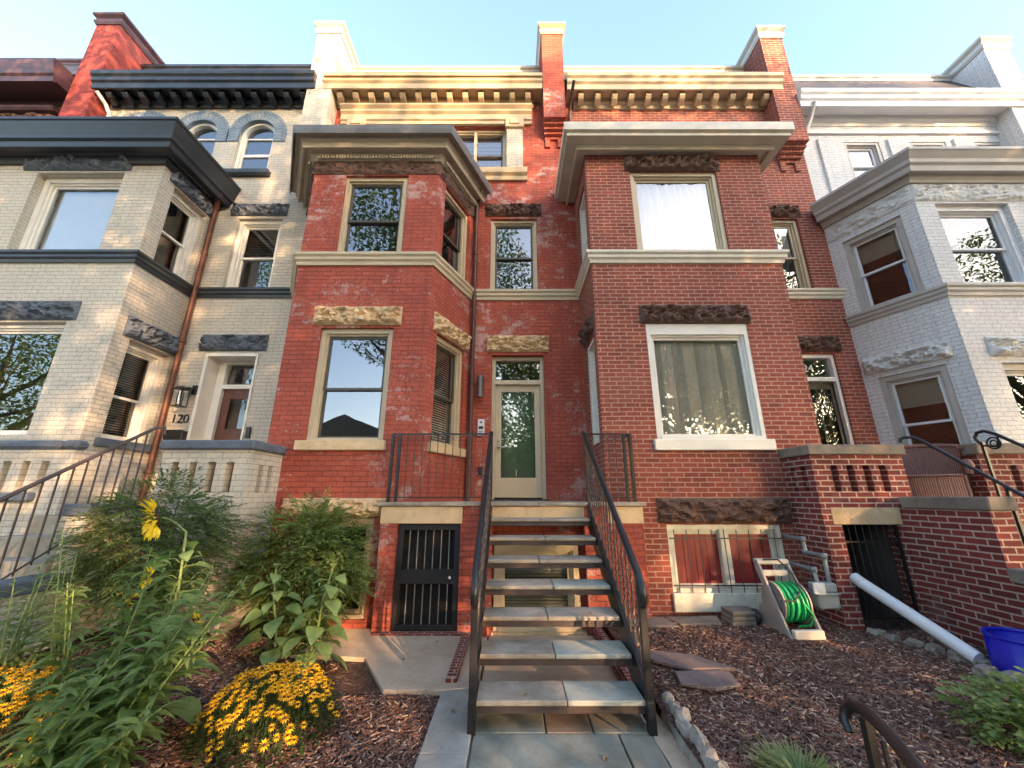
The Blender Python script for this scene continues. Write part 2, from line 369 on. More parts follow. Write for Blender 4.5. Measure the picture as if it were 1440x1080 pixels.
def mulch(name):
    m, n, B, N, L = new(name); p = geo(N)
    v = N('TexVoronoi'); v.inputs['Scale'].default_value = 38; v.inputs['Randomness'].default_value = 1
    mp = N('Mapping'); L(p, mp.inputs['Vector']); mp.inputs['Scale'].default_value = (1, 1.8, 1)
    wv = N('VectorMath'); wv.operation = 'MULTIPLY_ADD'; nz = N('TexNoise'); nz.inputs['Scale'].default_value = 8; L(p, nz.inputs['Vector'])
    L(nz.outputs['Color'], wv.inputs[0]); wv.inputs[1].default_value = (.25, .25, .1); L(mp.outputs[0], wv.inputs[2]); L(wv.outputs[0], v.inputs['Vector'])
    s = N('SeparateColor'); L(v.outputs['Color'], s.inputs[0])
    c = mixc(N, L, ramp(N, L, s.outputs[0], 0, 1), (.06, .027, .018), (.19, .09, .062))
    c = mixc(N, L, ramp(N, L, s.outputs[1], .88, .9, 0, .8), c, (.36, .25, .18))
    c = mixc(N, L, ramp(N, L, v.outputs['Distance'], .3, .7, 0, .7), c, (.015, .008, .006))
    L(c, B.inputs['Base Color']); B.inputs['Roughness'].default_value = .95
    b = bump(N, L, B, v.outputs['Distance'], 1., .03); b.invert = True; return m
M['mulch'] = mulch('bark_mulch')
def chipm(k, col): return plain('bark_chip_' + k, col, .9, .35, 25, bmp=.2)
M['chip_a'] = chipm('dark', (.115, .057, .042)); M['chip_b'] = chipm('mid', (.205, .112, .083)); M['chip_c'] = chipm('pale', (.42, .29, .22))

# ------------------------------------------------------------------ building blocks of a house
def window(H, fr, s0, s1, z0, z1, col='tan_wood', rc=.10, cas=.07, kind='double', glassm='glass', inner=None, innerm='blind', split=.5, sashm=None, label=None, cover=1.0, head=0):
    """casing + sashes + panes as parts and sub-parts of house H"""
    sm = M[sashm or col]
    m = MB(); t0, t1 = -rc - .10, -rc + .045
    m.fb(fr, s0 + .002, s0 + cas, t0, t1, z0 + .002, z1 - .002); m.fb(fr, s1 - cas, s1 - .002, t0, t1, z0 + .002, z1 - .002)
    m.fb(fr, s0 + cas, s1 - cas, t0, t1, z1 - cas - head, z1 - .002); m.fb(fr, s0 + cas, s1 - cas, t0, t1 + .02, z0 + .002, z0 + .05)
    c2 = cas + .03                                        # inner stepped stop
    m.fb(fr, s0 + cas, s0 + c2, t0, t1 - .04, z0 + .05, z1 - cas - head); m.fb(fr, s1 - c2, s1 - cas, t0, t1 - .04, z0 + .05, z1 - cas - head)
    m.fb(fr, s0 + c2, s1 - c2, t0, t1 - .04, z1 - cas - head - .03, z1 - cas - head)
    win = m.build('window', M[col], H)
    if label: win['label'] = label
    a0, a1, b0, b1 = s0 + c2, s1 - c2, z0 + .05, z1 - cas - head - .03
    zm = b0 + (b1 - b0) * split
    parts = [(b0, b1, 0)] if kind == 'single' else [(zm - .02, b1, 0), (b0, zm + .02, -.035)]
    for (q0, q1, dt) in parts:
        k = .04; m = MB(); ta, tb = -rc - .065 + dt, -rc - .03 + dt
        m.fb(fr, a0, a0 + k, ta, tb, q0, q1); m.fb(fr, a1 - k, a1, ta, tb, q0, q1)
        m.fb(fr, a0 + k, a1 - k, ta, tb, q0, q0 + k); m.fb(fr, a0 + k, a1 - k, ta, tb, q1 - k, q1)
        m.build('sash', sm, win)
        m = MB(); tm = (ta + tb) / 2; m.poly([fr(a0 + k, tm, q0 + k), fr(a1 - k, tm, q0 + k), fr(a1 - k, tm, q1 - k), fr(a0 + k, tm, q1 - k)])
        m.build('pane', M[glassm], win, norm=False)
    if inner:
        m = MB(); tb = -rc - .14; zb = b1 - (b1 - b0) * cover
        if inner == 'vertical':
            n = int((a1 - a0) / .085)
            for i in range(n):
                c = a0 + (i + .5) * (a1 - a0) / n; ang = .5 + .35 * math.sin(i * 1.7)
                dx, dt = .045 * math.cos(ang), .045 * math.sin(ang)
                m.poly([fr(c - dx, tb - dt, zb), fr(c + dx, tb + dt, zb), fr(c + dx, tb + dt, b1), fr(c - dx, tb - dt, b1)])
            nm = 'vertical_blind'
        elif inner == 'slats':
            z = b1 - .03
            while z > zb:
                m.poly([fr(a0 + .02, tb - .015, z + .012), fr(a1 - .02, tb - .015, z + .012), fr(a1 - .02, tb + .015, z - .012), fr(a0 + .02, tb + .015, z - .012)]); z -= .04
            nm = 'slatted_blind'
        elif inner == 'curtain':
            n = 160; rows = [[], []]
            for i in range(n + 1):
                q = i / n; t = tb + .045 * math.sin(q * 62 + 2 * math.sin(q * 9)) + .02 * math.sin(q * 17)
                rows[0].append(fr(a0 + q * (a1 - a0), t, zb)); rows[1].append(fr(a0 + q * (a1 - a0), t * .8 + tb * .2, b1))
            m.grid(rows); nm = 'curtain'
        else:
            m.fb(fr, a0, a1, tb - .01, tb, zb, b1); nm = 'roller_blind'
        m.build(nm, M[innerm], win)
    return win
def lintel(H, fr, s0, s1, z0, z1, mat, seed, name='lintel', d=.06):
    m = MB(); m.rough(fr, s0, s1, z0, z1, d, .085, seed); return m.build(name, M[mat], H)
def sill(H, fr, s0, s1, z0, z1, mat, t=.07, name='sill'):
    m = MB(); m.fb(fr, s0, s1, -.12, t, z0, z1); return m.build(name, M[mat], H, bevel=.008)
def bar(H, name, mat, fr, *b, bevel=.0):
    m = MB(); m.fb(fr, *b); return m.build(name, M[mat], H, bevel=bevel)
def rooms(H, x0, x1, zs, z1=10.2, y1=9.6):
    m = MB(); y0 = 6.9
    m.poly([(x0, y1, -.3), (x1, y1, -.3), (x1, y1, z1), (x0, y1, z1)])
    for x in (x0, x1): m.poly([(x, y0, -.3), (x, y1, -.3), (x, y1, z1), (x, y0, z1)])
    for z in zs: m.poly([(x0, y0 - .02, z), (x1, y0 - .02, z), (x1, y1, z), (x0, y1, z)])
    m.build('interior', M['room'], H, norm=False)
def roof(H, x0, x1, zc, band, yb=6.5, top=12.3):
    m = MB(); m.poly([(x0, yb, zc - .05), (x1, yb, zc - .05), (x1, 7.2, top - .13), (x0, 7.2, top - .13)])
    m.poly([(x0, 7.25, top - .01), (x1, 7.25, top - .01), (x1, 12, top + .1), (x0, 12, top + .1)]); m.build('roof', M['slate_roof'], H)
    m = MB(); m.mould([(x0, 7.22), (x1, 7.22)], [(0, top - .15), (.04, top - .15), (.05, top - .09), (.08, top - .06), (.09, top), (0, top)]); m.build('ridge_trim', M[band], H)
def cornice(H, x0, x1, zb, zt, yf, mat, brk=None, n=0, soff=None, yw=6.86):
    o = yw - yf; h = zt - zb
    prof = [(0, zb + .02), (o - .16, zb + .02), (o - .15, zb - .03), (o - .11, zb - .03), (o - .10, zb + .10), (o - .06, zb + .14), (o - .05, zb + .22), (o - .01, zb + h * .75), (o, zb + h * .85), (o, zt), (0, zt + .02)]
    m = MB(); m.mould([(x0, yw), (x1, yw)], prof); m.build('cornice', M[mat], H)
    m = MB(); m.mould([(x0 + .18, yw), (x1 - .18, yw)], [(0, zb - .18), (.04, zb - .18), (.06, zb - .10), (.11, zb - .07), (.12, zb + .01), (0, zb + .01)]); m.build('bed_moulding', M[mat], H)
    for i in range(n):
        x = x0 + .32 + i * (x1 - x0 - .64) / (n - 1); m = MB(); fr = FX(yw); q = .062
        pr = [(.10, zb + .005), (o - .19, zb + .005), (o - .19, zb - .08), (o - .24, zb - .14), (.20, zb - .16), (.10, zb - .2)]
        m.prism([fr(x - q, t, z) for t, z in pr], fr.u * 2 * q); m.build('bracket', M[brk or mat], H, bevel=.006)
def chimney(H, x0, x1, zb, zt, mat, capm, corbel=True, y0=6.5, y1=7.6):
    m = MB(); m.box(x0, x1, y0, y1, zb, zt - .3)
    if corbel:
        for i in range(4): m.box(x0 + .03 * 0 + .012 * i, x1 - .012 * i, y0 + .03 + .07 * (i + 1), 6.862, zb - .07 * (i + 1), zb - .07 * i - .003)
        for c in (x0 + .1, x1 - .1):
            for i in range(3): m.box(c - .055, c + .055, y0 + .31, 6.862, zb - .28 - .07 * (i + 1), zb - .28 - .07 * i - .003)
    m.build('chimney', M[mat], H)
    m = MB(); P = [(x0, y1), (x0, y0), (x1, y0), (x1, y1)]
    m.mould(P, [(-.2, zt - .3), (.02, zt - .3), (.05, zt - .24), (.05, zt - .18), (.03, zt - .17), (.03, zt - .12), (.09, zt - .06), (.09, zt), (-.2, zt + .04)])
    m.box(x0 + .05, x1 - .05, y0 + .05, y1, zt, zt + .09); m.build('chimney_cap', M[capm], H)
def bay_cap(H, path, ov, zb, zt, mat, mat2=None, soff=None, style=0):
    """projecting cornice over a bay"""
    m = MB()
    if style == 1:      # boxy aluminium fascia
        m.mould(path, [(0, zb + .06), (ov - .28, zb + .06), (ov - .28, zb), (ov - .24, zb), (ov - .24, zb + .10), (ov - .05, zb + .10), (ov - .05, zb + .16), (ov, zb + .18), (ov, zt), (0, zt + .03)])
    else:
        h = zt - zb
        m.mould(path, [(0, zb), (.05, zb), (.07, zb + .04), (.10, zb + .07), (.10, zb + .12), (.14, zb + .14), (ov - .20, zb + .15), (ov - .20, zb + .11), (ov - .16, zb + .11), (ov - .14, zb + .2), (ov - .10, zb + .24), (ov - .09, zb + .30), (ov - .02, zt - .07), (ov, zt - .05), (ov, zt), (0, zt + .04)])
    m.build('bay_cornice', M[mat], H)
    m = MB(); P = [Vector((a, b, zt + .035)) for a, b in path]; m.poly(P); m.build('bay_roof', M[mat2 or mat], H, norm=False)
BELT = [(0, 0), (.03, 0), (.04, .05), (.07, .08), (.07, .12), (.10, .15), (.10, .19), (0, .20)]
def belt(H, path, z, mat, name='belt_course', h=1.0):
    m = MB(); m.mould(path, [(t, z + q * h) for t, q in BELT]); m.build(name, M[mat], H)
def text(s, size, loc, mat, name, parent=None, ext=.006, rot=(R(90), 0, 0)):
    cu = bpy.data.curves.new('t', 'FONT'); cu.body = s; cu.size = size; cu.extrude = ext; cu.align_x = 'CENTER'
    t = bpy.data.objects.new('t', cu); C.objects.link(t); me = bpy.data.meshes.new_from_object(t)
    bpy.data.objects.remove(t); o = bpy.data.objects.new(name, me); C.objects.link(o); me.materials.clear(); me.materials.append(M[mat])
    me.transform(Matrix.Translation(loc) @ Matrix.Rotation(rot[2], 4, 'Z') @ Matrix.Rotation(rot[0], 4, 'X'))
    if parent is not None: attach(o, parent)
    return o
W = FX(6.86); B = FX(5.65)

# ================================================================== house with the red canted bay
H = H3 = thing('row_house', (-1.64, 6.86, 0), 'painted red brick row house with canted bay, glass door and tan trim', 'house')
PB = [(-4.28, 6.86), (-3.56, 5.65), (-1.32, 5.65), (-.80, 6.86)]
m = MB(); cR = Fr(PB[2], PB[3]); cL = Fr(PB[0], PB[1])
m.wall(B, -3.56, -1.32, -.3, 7.46, [(-3.03, -1.88, 2.41, 4.2), (-2.98, -1.86, 5.54, 7.18), (-2.98, -1.9, .1, 1.36)])
m.wall(cR, 0, cR.L, -.3, 7.46, [(.24, 1.14, 2.41, 4.2), (.24, 1.14, 5.54, 7.18)])
m.wall(cL, 0, cL.L, -.3, 7.46, [(.3, 1.1, 5.54, 7.18)])
m.build('bay_wall', M['red_paint'], H)
m = MB(); m.wall(W, -.80, 1.33, -.3, 7.46, [(-.44, .52, 5.55, 7.24), (-.38, .60, 1.58, 4.19)])
m.wall(W, -4.29, 1.33, 7.46, 10.45, [(-1.5, -.12, 8.44, 9.75), (-3.3, -1.72, 8.44, 9.75)]); m.build('front_wall', M['red_paint'], H)
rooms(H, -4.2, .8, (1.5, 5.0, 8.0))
for fr, a, b, nm in ((B, -3.03, -1.88, 1), (cR, .24, 1.14, 2)):
    window(H, fr, a, b, 2.41, 4.2, 'tan_wood', cas=.075, split=.47, sashm='sash_dark', inner='slats' if nm == 2 else None, innerm='blind_grey')
    window(H, fr, a + .02 if nm == 1 else a, b, 5.54, 7.18, 'tan_wood', cas=.07, split=.48, sashm='sash_dark')
    sill(H, fr, a - .1, b + .05, 2.27, 2.41, 'tan_smooth')
lintel(H, B, -3.16, -1.76, 4.24, 4.56, 'tan_stone', 1); lintel(H, cR, .12, 1.24, 4.22, 4.54, 'tan_stone', 2)
lintel(H, B, -3.18, -1.76, 1.36, 1.61, 'tan_stone', 3, d=.08)
window(H, B, -2.98, -1.9, .1, 1.36, 'tan_wood', kind='single')
m = MB()
for fr, L0, L1 in ((B, -3.56, -1.32), (cR, 0, cR.L), (cL, 0, cL.L)): m.rough(fr, L0, L1, 7.2, 7.5, .03, .04, 5)
m.build('stone_band', M['brown_stone'], H)
lintel(H, W, -.56, .62, 7.3, 7.6, 'brown_stone', 8); lintel(H, W, -.48, .70, 4.25, 4.58, 'tan_stone', 9)
window(H, W, -.44, .52, 5.55, 7.24, 'tan_wood', cas=.06, split=.5, sashm='sash_dark')
belt(H, PB, 5.32, 'tan_wood', h=1.1); belt(H, [(-.80, 6.86), (1.33, 6.86)], 5.33, 'tan_wood', h=1.05)
# bay cornice with a dentil row
bay_cap(H, PB, .40, 7.45, 7.82, 'tan_grey', 'dark_metal_roof')
m = MB(); m.mould(PB, [(.395, 7.69), (.41, 7.69), (.43, 7.77), (.435, 7.845), (.395, 7.845)]); m.build('gutter', M['dark_metal_roof'], H)
m = MB()
for fr, L0, L1 in ((B, -3.5, -1.38), (cR, .05, cR.L), (cL, 0, cL.L - .05)):
    n = int((L1 - L0) / .05)
    for i in range(n): m.fb(fr, L0 + i * .05, L0 + i * .05 + .028, .095, .125, 7.45, 7.53)
m.build('dentil_row', M['tan_grey'], H)
# top floor: framed window group under a frieze
window(H, W, -1.5, -.12, 8.44, 9.75, 'tan_wood', cas=.06, rc=.14, glassm='glass', inner='slats', innerm='blind_grey', cover=.95, sashm='sash_dark')
window(H, W, -3.3, -1.72, 8.44, 9.75, 'tan_wood', cas=.06, rc=.14, inner='slats', innerm='blind')
bar(H, 'mullion', 'tan_wood', W, -.86, -.80, -.2, -.07, 8.5, 9.66)
m = MB(); m.fb(W, -.12, .24, -.05, .06, 8.44, 9.62); m.build('pilaster', M['cream_brick'], H)
m = MB(); m.fb(W, -3.7, -3.34, -.05, .06, 8.44, 9.62); m.build('pilaster', M['cream_brick'], H)
for x in (-.15, -3.73):
    m = MB(); m.fb(W, x, x + .42, -.02, .12, 9.62, 9.86); m.fb(W, x + .09, x + .33, .12, .145, 9.68, 9.80); m.build('capital', M['ochre_wood'], H, bevel=.012)
m = MB(); m.mould([(-3.9, 6.86), (.45, 6.86)], [(0, 9.76), (.06, 9.76), (.06, 9.84), (.09, 9.86), (.09, 10.0), (.14, 10.05), (.14, 10.10), (.2, 10.16), (.2, 10.2), (0, 10.22)]); m.build('frieze', M['ochre_wood'], H)
m = MB(); m.mould([(-3.9, 6.86), (.33, 6.86)], [(0, 8.2), (.06, 8.2), (.08, 8.28), (.14, 8.33), (.16, 8.44), (0, 8.44)]); m.build('sill', M['ochre_wood'], H)
cornice(H, -4.22, .68, 10.45, 10.74, 6.38, 'ochre_wood', n=13)
roof(H, -4.3, .95, 10.74, 'tan_grey', top=12.05)
# door with transom
def door(H, fr, s0, s1, z0, z1, ztr, frm, leafm_, glassm, cas=.09, rc=.16, lites=None, deep=0):
    m = MB(); t0, t1 = -rc - .1, -rc + .05
    m.fb(fr, s0 + .002, s0 + cas, t0, t1, z0, z1 - .002); m.fb(fr, s1 - cas, s1 - .002, t0, t1, z0, z1 - .002); m.fb(fr, s0 + cas, s1 - cas, t0, t1, z1 - .07, z1 - .002)
    m.fb(fr, s0 + cas, s1 - cas, t0, t1, ztr - .05, ztr + .03)
    d = m.build('door', M[frm], H)
    m = MB(); tm = -rc - .04; m.poly([fr(s0 + cas, tm, ztr + .03), fr(s1 - cas, tm, ztr + .03), fr(s1 - cas, tm, z1 - .07), fr(s0 + cas, tm, z1 - .07)]); m.build('transom_pane', M['glass'], d, norm=False)
    a, b, zz0, zz1 = s0 + cas, s1 - cas, z0 + .03, ztr - .05
    la, lb, lz0, lz1 = lites; m = MB(); ta, tb = -rc - .07, -rc - .02
    m.fb(fr, a, a + la, ta, tb, zz0, zz1); m.fb(fr, b - la, b, ta, tb, zz0, zz1); m.fb(fr, a + la, b - la, ta, tb, zz0, lz0); m.fb(fr, a + la, b - la, ta, tb, lz1, zz1)
    m.build('leaf', M[leafm_], d, bevel=.004)
    m = MB(); m.poly([fr(a + la, tm, lz0), fr(b - la, tm, lz0), fr(b - la, tm, lz1), fr(a + la, tm, lz1)]); m.build('pane', M[glassm], d, norm=False)
    return d
D3 = door(H, W, -.38, .60, 1.58, 4.19, 3.70, 'tan_wood', 'tan_wood', 'glass_door', cas=.07, lites=(.11, 0, 1.95, 3.52))
m = MB(); m.fb(W, -.22, .50, -.30, -.29, 1.8, 3.6); m.build('frosted_screen', M['frost'], D3)
m = MB(); f = W(-.25, -.17, 2.48); m.lathe(f, [(.0, .0), (.028, 0), (.028, .012), (.01, .014), (.01, .05), (.026, .055), (.03, .075), (.018, .095), (0, .1)], 14, (0, -1, 0))
m.tube([W(-.25, -.11, 2.48), W(-.14, -.11, 2.48)], .009, 6); m.lathe(W(-.25, -.17, 2.60), [(0, 0), (.024, 0), (.024, .015), (0, .02)], 12, (0, -1, 0)); m.build('handle', M['chrome'], D3)
bar(H, 'door_sill', 'brown_metal', W, -.40, .62, -.2, .05, 1.53, 1.585)
# downspout at the inner corner of the bay
m = MB(); m.tube([(-.66, 6.5, 7.7), (-.70, 6.72, 7.62), (-.735, 6.78, 7.4), (-.735, 6.78, 1.56)], .038, 10); m.build('downspout', M['brown_pipe'], H)
for z in (2.4, 3.6, 4.9, 6.3): m = MB(); m.lathe((-.735, 6.78, z), [(.038, 0), (.047, .0), (.047, .04), (.038, .04)], 10); m.build('pipe_strap', M['brown_pipe'], H)
chimney(H, .70, 1.18, 9.6, 12.42, 'red_paint', 'ochre_wood')

# ================================================================== house with the square brick bay (124)
H = H4 = thing('row_house', (3.6, 6.86, 0), 'dark red brick row house with square bay and boxy cream bay cornice', 'house')
PS = [(1.33, 6.86), (1.33, 5.65), (4.5, 5.65), (4.5, 6.86)]; sL = Fr(PS[0], PS[1]); sR = Fr(PS[2], PS[3])
m = MB(); m.wall(B, 1.33, 4.5, -.3, 7.66, [(2.12, 3.72, 2.43, 4.27), (2.12, 3.68, 5.56, 7.27), (2.12, 3.68, .42, 1.26)])
m.wall(sL, 0, sL.L, -.3, 7.66, [(.3, 1.0, 2.43, 4.2), (.3, 1.0, 5.56, 7.2)]); m.wall(sR, 0, sR.L, -.3, 7.66); m.build('bay_wall', M['red_brick'], H)
m = MB(); m.wall(W, 4.5, 6.5, -.3, 7.66, [(5.1, 6.0, 5.55, 7.25), (5.2, 6.1 - .02, 1.5, 4.22)]); m.wall(W, 1.33, 6.5, 7.66, 10.45, [(2.0, 3.2, 8.5, 9.6)])
m.build('front_wall', M['red_brick'], H); rooms(H, 1.3, 6.05, (1.5, 5.0, 8.0))
window(H, B, 2.12, 3.72, 2.43, 4.27, 'white_wood', cas=.06, kind='single', inner='vertical', innerm='blind_grey', rc=.05, glassm='glass', head=.12, label='white framed picture window with vertical blinds')
window(H, B, 2.12, 3.68, 5.56, 7.27, 'tan_wood', cas=.07, kind='single', inner='curtain', innerm='curtain', rc=.08, glassm='glass', label='picture window with a white curtain')
sill(H, B, 2.06, 3.80, 2.27, 2.43, 'white_wood', .06)
lintel(H, B, 2.04, 3.79, 4.27, 4.59, 'brown_stone', 11); lintel(H, B, 2.04, 3.75, 7.27, 7.58, 'brown_stone', 12); lintel(H, B, 2.02, 3.84, 1.28, 1.61, 'brown_stone', 13, d=.07)
for z0, z1 in ((2.43, 4.2), (5.56, 7.2)): window(H, sL, .3, 1.0, z0, z1, 'white_wood', rc=.08, glassm='glass_dark')
lintel(H, sL, .22, 1.08, 4.24, 4.55, 'brown_stone', 14)
belt(H, PS, 5.36, 'alum', h=1.1); belt(H, [(4.5, 6.86), (6.56, 6.86)], 5.36, 'alum')
window(H, W, 5.1, 6.0, 5.55, 7.25, 'tan_wood', cas=.06, inner='curtain', innerm='curtain', cover=.5)
lintel(H, W, 5.0, 6.08, 7.28, 7.57, 'brown_stone', 15); lintel(H, W, 5.1, 6.22, 4.26, 4.57, 'brown_stone', 16)
D4 = door(H, W, 5.2, 6.08, 1.5, 4.22, 3.74, 'white_wood', 'door_black', 'glass_dark', cas=.06, rc=.09, lites=(.09, 0, 2.3, 3.55))
text('124', .20, W(5.565, -.118, 3.9), 'white_wood', 'number', D4)
m = MB()                                            # security door scrollwork
for i in range(7):
    for j in range(9): m.lathe(W(5.36 + i * .09 + (j % 2) * .045, -.085, 2.38 + j * .14), [(0, -.0), (.009, .004), (0, .012)], 6, (0, -1, 0))
m.build('studs', M['chrome'], D4)
m = MB()
for i in range(5): m.fb(W, 5.38 + i * .135, 5.392 + i * .135, -.1, -.088, 2.3, 3.55)
m.build('bars', M['door_black'], D4)
# basement window: red boards, centre mullion and bars
win = window(H, B, 2.12, 3.68, .42, 1.26, 'old_white', cas=.06, kind='single', rc=.06, glassm='glass_dark', label='basement window boarded in dark red behind bars')
m = MB(); m.fb(B, 2.84, 2.96, -.15, -.02, .45, 1.2); m.build('mullion', M['old_white'], win)
for a, b in ((2.2, 2.84), (2.96, 3.60)):
    for k in range(4):
        q = (b - a) / 4; m = MB(); m.fb(B, a + k * q + .004, a + (k + 1) * q - .004, -.13, -.105, .47, 1.19); m.build('board', M['red_board'], win)
for k in range(9):
    m = MB(); x = 2.2 + k * .17; m.tube([B(x, .02, .36), B(x, .02, 1.2)], .0065, 5); m.build('bar', M['brown_metal'], win)
m = MB(); m.fb(B, 2.13, 3.66, .012, .03, .50, .515); m.fb(B, 2.13, 3.66, .012, .03, 1.08, 1.095); m.build('bar', M['brown_metal'], win)
sill(H, B, 2.10, 3.70, .2, .42, 'old_white', .05)
bay_cap(H, PS, .42, 7.58, 7.93, 'alum', 'alum', style=1)
cornice(H, 1.24, 6.08, 10.42, 10.76, 6.38, 'ochre_wood', n=12); roof(H, 1.0, 6.2, 10.74, 'tan_grey', top=12.05)
chimney(H, 5.84, 6.36, 8.95, 12.3, 'red_brick', 'grey_trim')
m = MB(); m.tube([(1.36, 6.3, 10.4), (1.32, 6.7, 10.2), (1.32, 6.8, 10.0), (1.32, 6.8, 7.9)], .035, 8); m.build('downspout', M['brown_pipe'], H)
bar(H, 'meter_box', 'cold_white', sL, .55, .68, .0, .06, 2.05, 2.22, bevel=.008)

# ================================================================== cream house (120)
H = H2 = thing('row_house', (-6.9, 6.86, 0), 'cream painted brick row house with charcoal cornices and three arched top windows', 'house')
PC = [(-9.48, 6.86), (-9.48, 5.65), (-6.3, 5.65), (-6.3, 6.86)]; sR = Fr(PC[2], PC[3])
m = MB(); m.wall(B, -9.48, -6.3, -.3, 7.5, [(-8.58, -7.1, 2.5, 4.3), (-8.55, -6.98, 5.6, 7.24)]); m.wall(Fr(PC[0], PC[1]), 0, 1.21, -.3, 7.5)
m.wall(sR, 0, sR.L, -.3, 7.5, [(.28, 1.08, 2.5, 4.12), (.28, 1.08, 5.6, 7.2)]); m.build('bay_wall', M['cream_brick'], H)
m = MB(); m.wall(W, -6.3, -4.28, -.3, 7.5, [(-5.76, -4.82, 5.58, 7.25), (-5.75, -4.76, 1.5, 4.22)], .34)
AC = (-5.78, -7.08, -8.38); ar = .40; zs = 9.53
m.wall(W, -9.6, -4.28, 7.5, 8.44); m.wall(W, -9.6, -4.28, 8.44, zs, [(c - ar, c + ar, 8.44, zs, 1) for c in AC], .2)
xs = [-9.6] + [q for c in AC[::-1] for q in (c - .65, c + .65)] + [-4.28]
m.wall(W, -9.6, AC[2] - .65, zs, 10.5); m.wall(W, AC[0] + .65, -4.28, zs, 10.5)
m.wall(W, AC[2] - .65, AC[0] + .65, zs + .68, 10.5)
K = 16
for c in AC:                                         # spandrels above each arch ring (the ring itself is a part of its own)
    for i in range(K):
        a0, a1 = math.pi * i / K, math.pi * (i + 1) / K
        q = lambda a, r: (c + r * math.cos(a), zs + r * math.sin(a))
        (x0, z0), (x1, z1) = q(a0, .65), q(a1, .65)
        m.poly([W(x0, 0, z0), W(x1, 0, z1), W(x1, 0, zs + .68), W(x0, 0, zs + .68)])
m.build('front_wall', M['cream_brick'], H); rooms(H, -9.5, -4.32, (1.5, 5.0, 8.0))
for c in AC:
    m = MB(); n = 30
    for i in range(n):
        a0, a1 = math.pi * i / n, math.pi * (i + 1) / n
        if True:
            rr = [(ar, a0), (.665, a0), (.665, a1), (ar, a1)]
            front = [W(c + r * math.cos(a), .02, zs + r * math.sin(a)) for r, a in rr]
            m.poly(front); m.poly([front[1], front[2], front[2] + W.n * -.04, front[1] + W.n * -.04]); m.poly([front[0], front[3], front[3] + W.n * -.22, front[0] + W.n * -.22])
    for sgn in (-1, 1): m.fb(W, *sorted((c + sgn * ar, c + sgn * .665)), -.02, .02, 9.31, zs)
    ao = m.build('window_arch', M['blue_brick'], H, norm=False)
    me = ao.data; uvd = me.uv_layers[0].data             # bricks run round the arch
    for p in me.polygons:
        for li in p.loop_indices:
            co = me.vertices[me.loops[li].vertex_index].co; dx, dz = co.x - c, co.z - zs
            if dz > .001: uvd[li].uv = (math.atan2(dz, dx) * .55, math.hypot(dx, dz))
            else: uvd[li].uv = ((dz if dx > 0 else -dz + math.pi * .55), abs(dx))
    # arched window
    def ring(r0, r1, t0, t1, mm, z0=8.46, n=16):
        pts = lambda r, t: [W(c + r, t, z0)] + [W(c + r * math.cos(math.pi * i / n), t, zs + r * math.sin(math.pi * i / n)) for i in range(n + 1)] + [W(c - r, t, z0)]
        a, b, d = pts(r0, t1), pts(r1, t1), pts(r0, t0)
        mm.grid([b, a, d], False)
    m = MB(); ring(.335, .395, -.16, -.07, m); m.fb(W, c - .33, c + .33, -.18, -.07, 8.46, 8.52); win = m.build('window', M['white_wood'], H)
    for za, zb_ in ((8.52, 9.02), (9.02, 9.51)):
        m = MB(); k = .035
        m.fb(W, c - .33, c - .33 + k, -.15, -.11, za, zb_); m.fb(W, c + .33 - k, c + .33, -.15, -.11, za, zb_)
        m.fb(W, c - .33 + k, c + .33 - k, -.15, -.11, za, za + k); m.fb(W, c - .33 + k, c + .33 - k, -.15, -.11, zb_ - k, zb_); m.build('sash', M['white_wood'], win)
    m = MB(); m.poly([W(c - .33, -.14, 8.5), W(c + .33, -.14, 8.5), W(c + .33, -.14, zs)] + [W(c + .34 * math.cos(math.pi * i / 14), -.14, zs + .34 * math.sin(math.pi * i / 14)) for i in range(1, 14)] + [W(c - .33, -.14, zs)])
    m.build('pane', M['glass'], win, norm=False)
    m = MB(); m.mould([(c - .5, 6.86), (c + .5, 6.86)], [(-.1, 8.32), (.08, 8.32), (.11, 8.36), (.12, 8.44), (-.1, 8.455)]); m.build('sill', M['belt_dark'], H)
window(H, B, -8.58, -7.1, 2.5, 4.3, 'white_wood', cas=.06, kind='single', rc=.14, glassm='glass'); window(H, B, -8.55, -6.98, 5.6, 7.24, 'white_wood', cas=.09, kind='single', inner='roller', innerm='pale_blue_blind', rc=.18, glassm='glass', label='upper bay window with a pale blue blind')
for z0, z1, sp in ((2.5, 4.12, .45), (5.6, 7.2, .5)): window(H, sR, .28, 1.08, z0, z1, 'white_wood', cas=.09, rc=.16, glassm='glass_dark', inner='slats', innerm='blind', split=sp)
window(H, W, -5.76, -4.82, 5.58, 7.25, 'white_wood', cas=.08, inner='slats', innerm='blind', cover=.5, rc=.12, sashm='white_wood')
lintel(H, B, -8.8, -6.95, 4.33, 4.66, 'slate_stone', 21); lintel(H, B, -8.8, -6.88, 7.28, 7.6, 'slate_stone', 22); lintel(H, sR, .15, 1.18, 4.15, 4.5, 'slate_stone', 23)
lintel(H, W, -5.92, -4.74, 7.31, 7.61, 'slate_stone', 24); lintel(H, W, -5.9, -4.64, 4.27, 4.6, 'slate_stone', 25); lintel(H, sR, .15, 1.18, 7.22, 7.5, 'slate_stone', 26)
sill(H, sR, .2, 1.15, 2.36, 2.49, 'slate_stone')
belt(H, PC, 5.37, 'belt_dark', h=1.05); belt(H, [(-6.3, 6.86), (-4.28, 6.86)], 5.38, 'belt_dark')
bay_cap(H, PC, .46, 7.4, 8.0, 'navy', 'navy')
cornice(H, -9.42, -4.42, 10.44, 10.80, 6.36, 'navy', n=13); roof(H, -9.6, -4.3, 10.8, 'navy', top=12.1)
chimney(H, -4.60, -4.06, 7.9, 12.45, 'cream_brick', 'grey_trim', corbel=False)
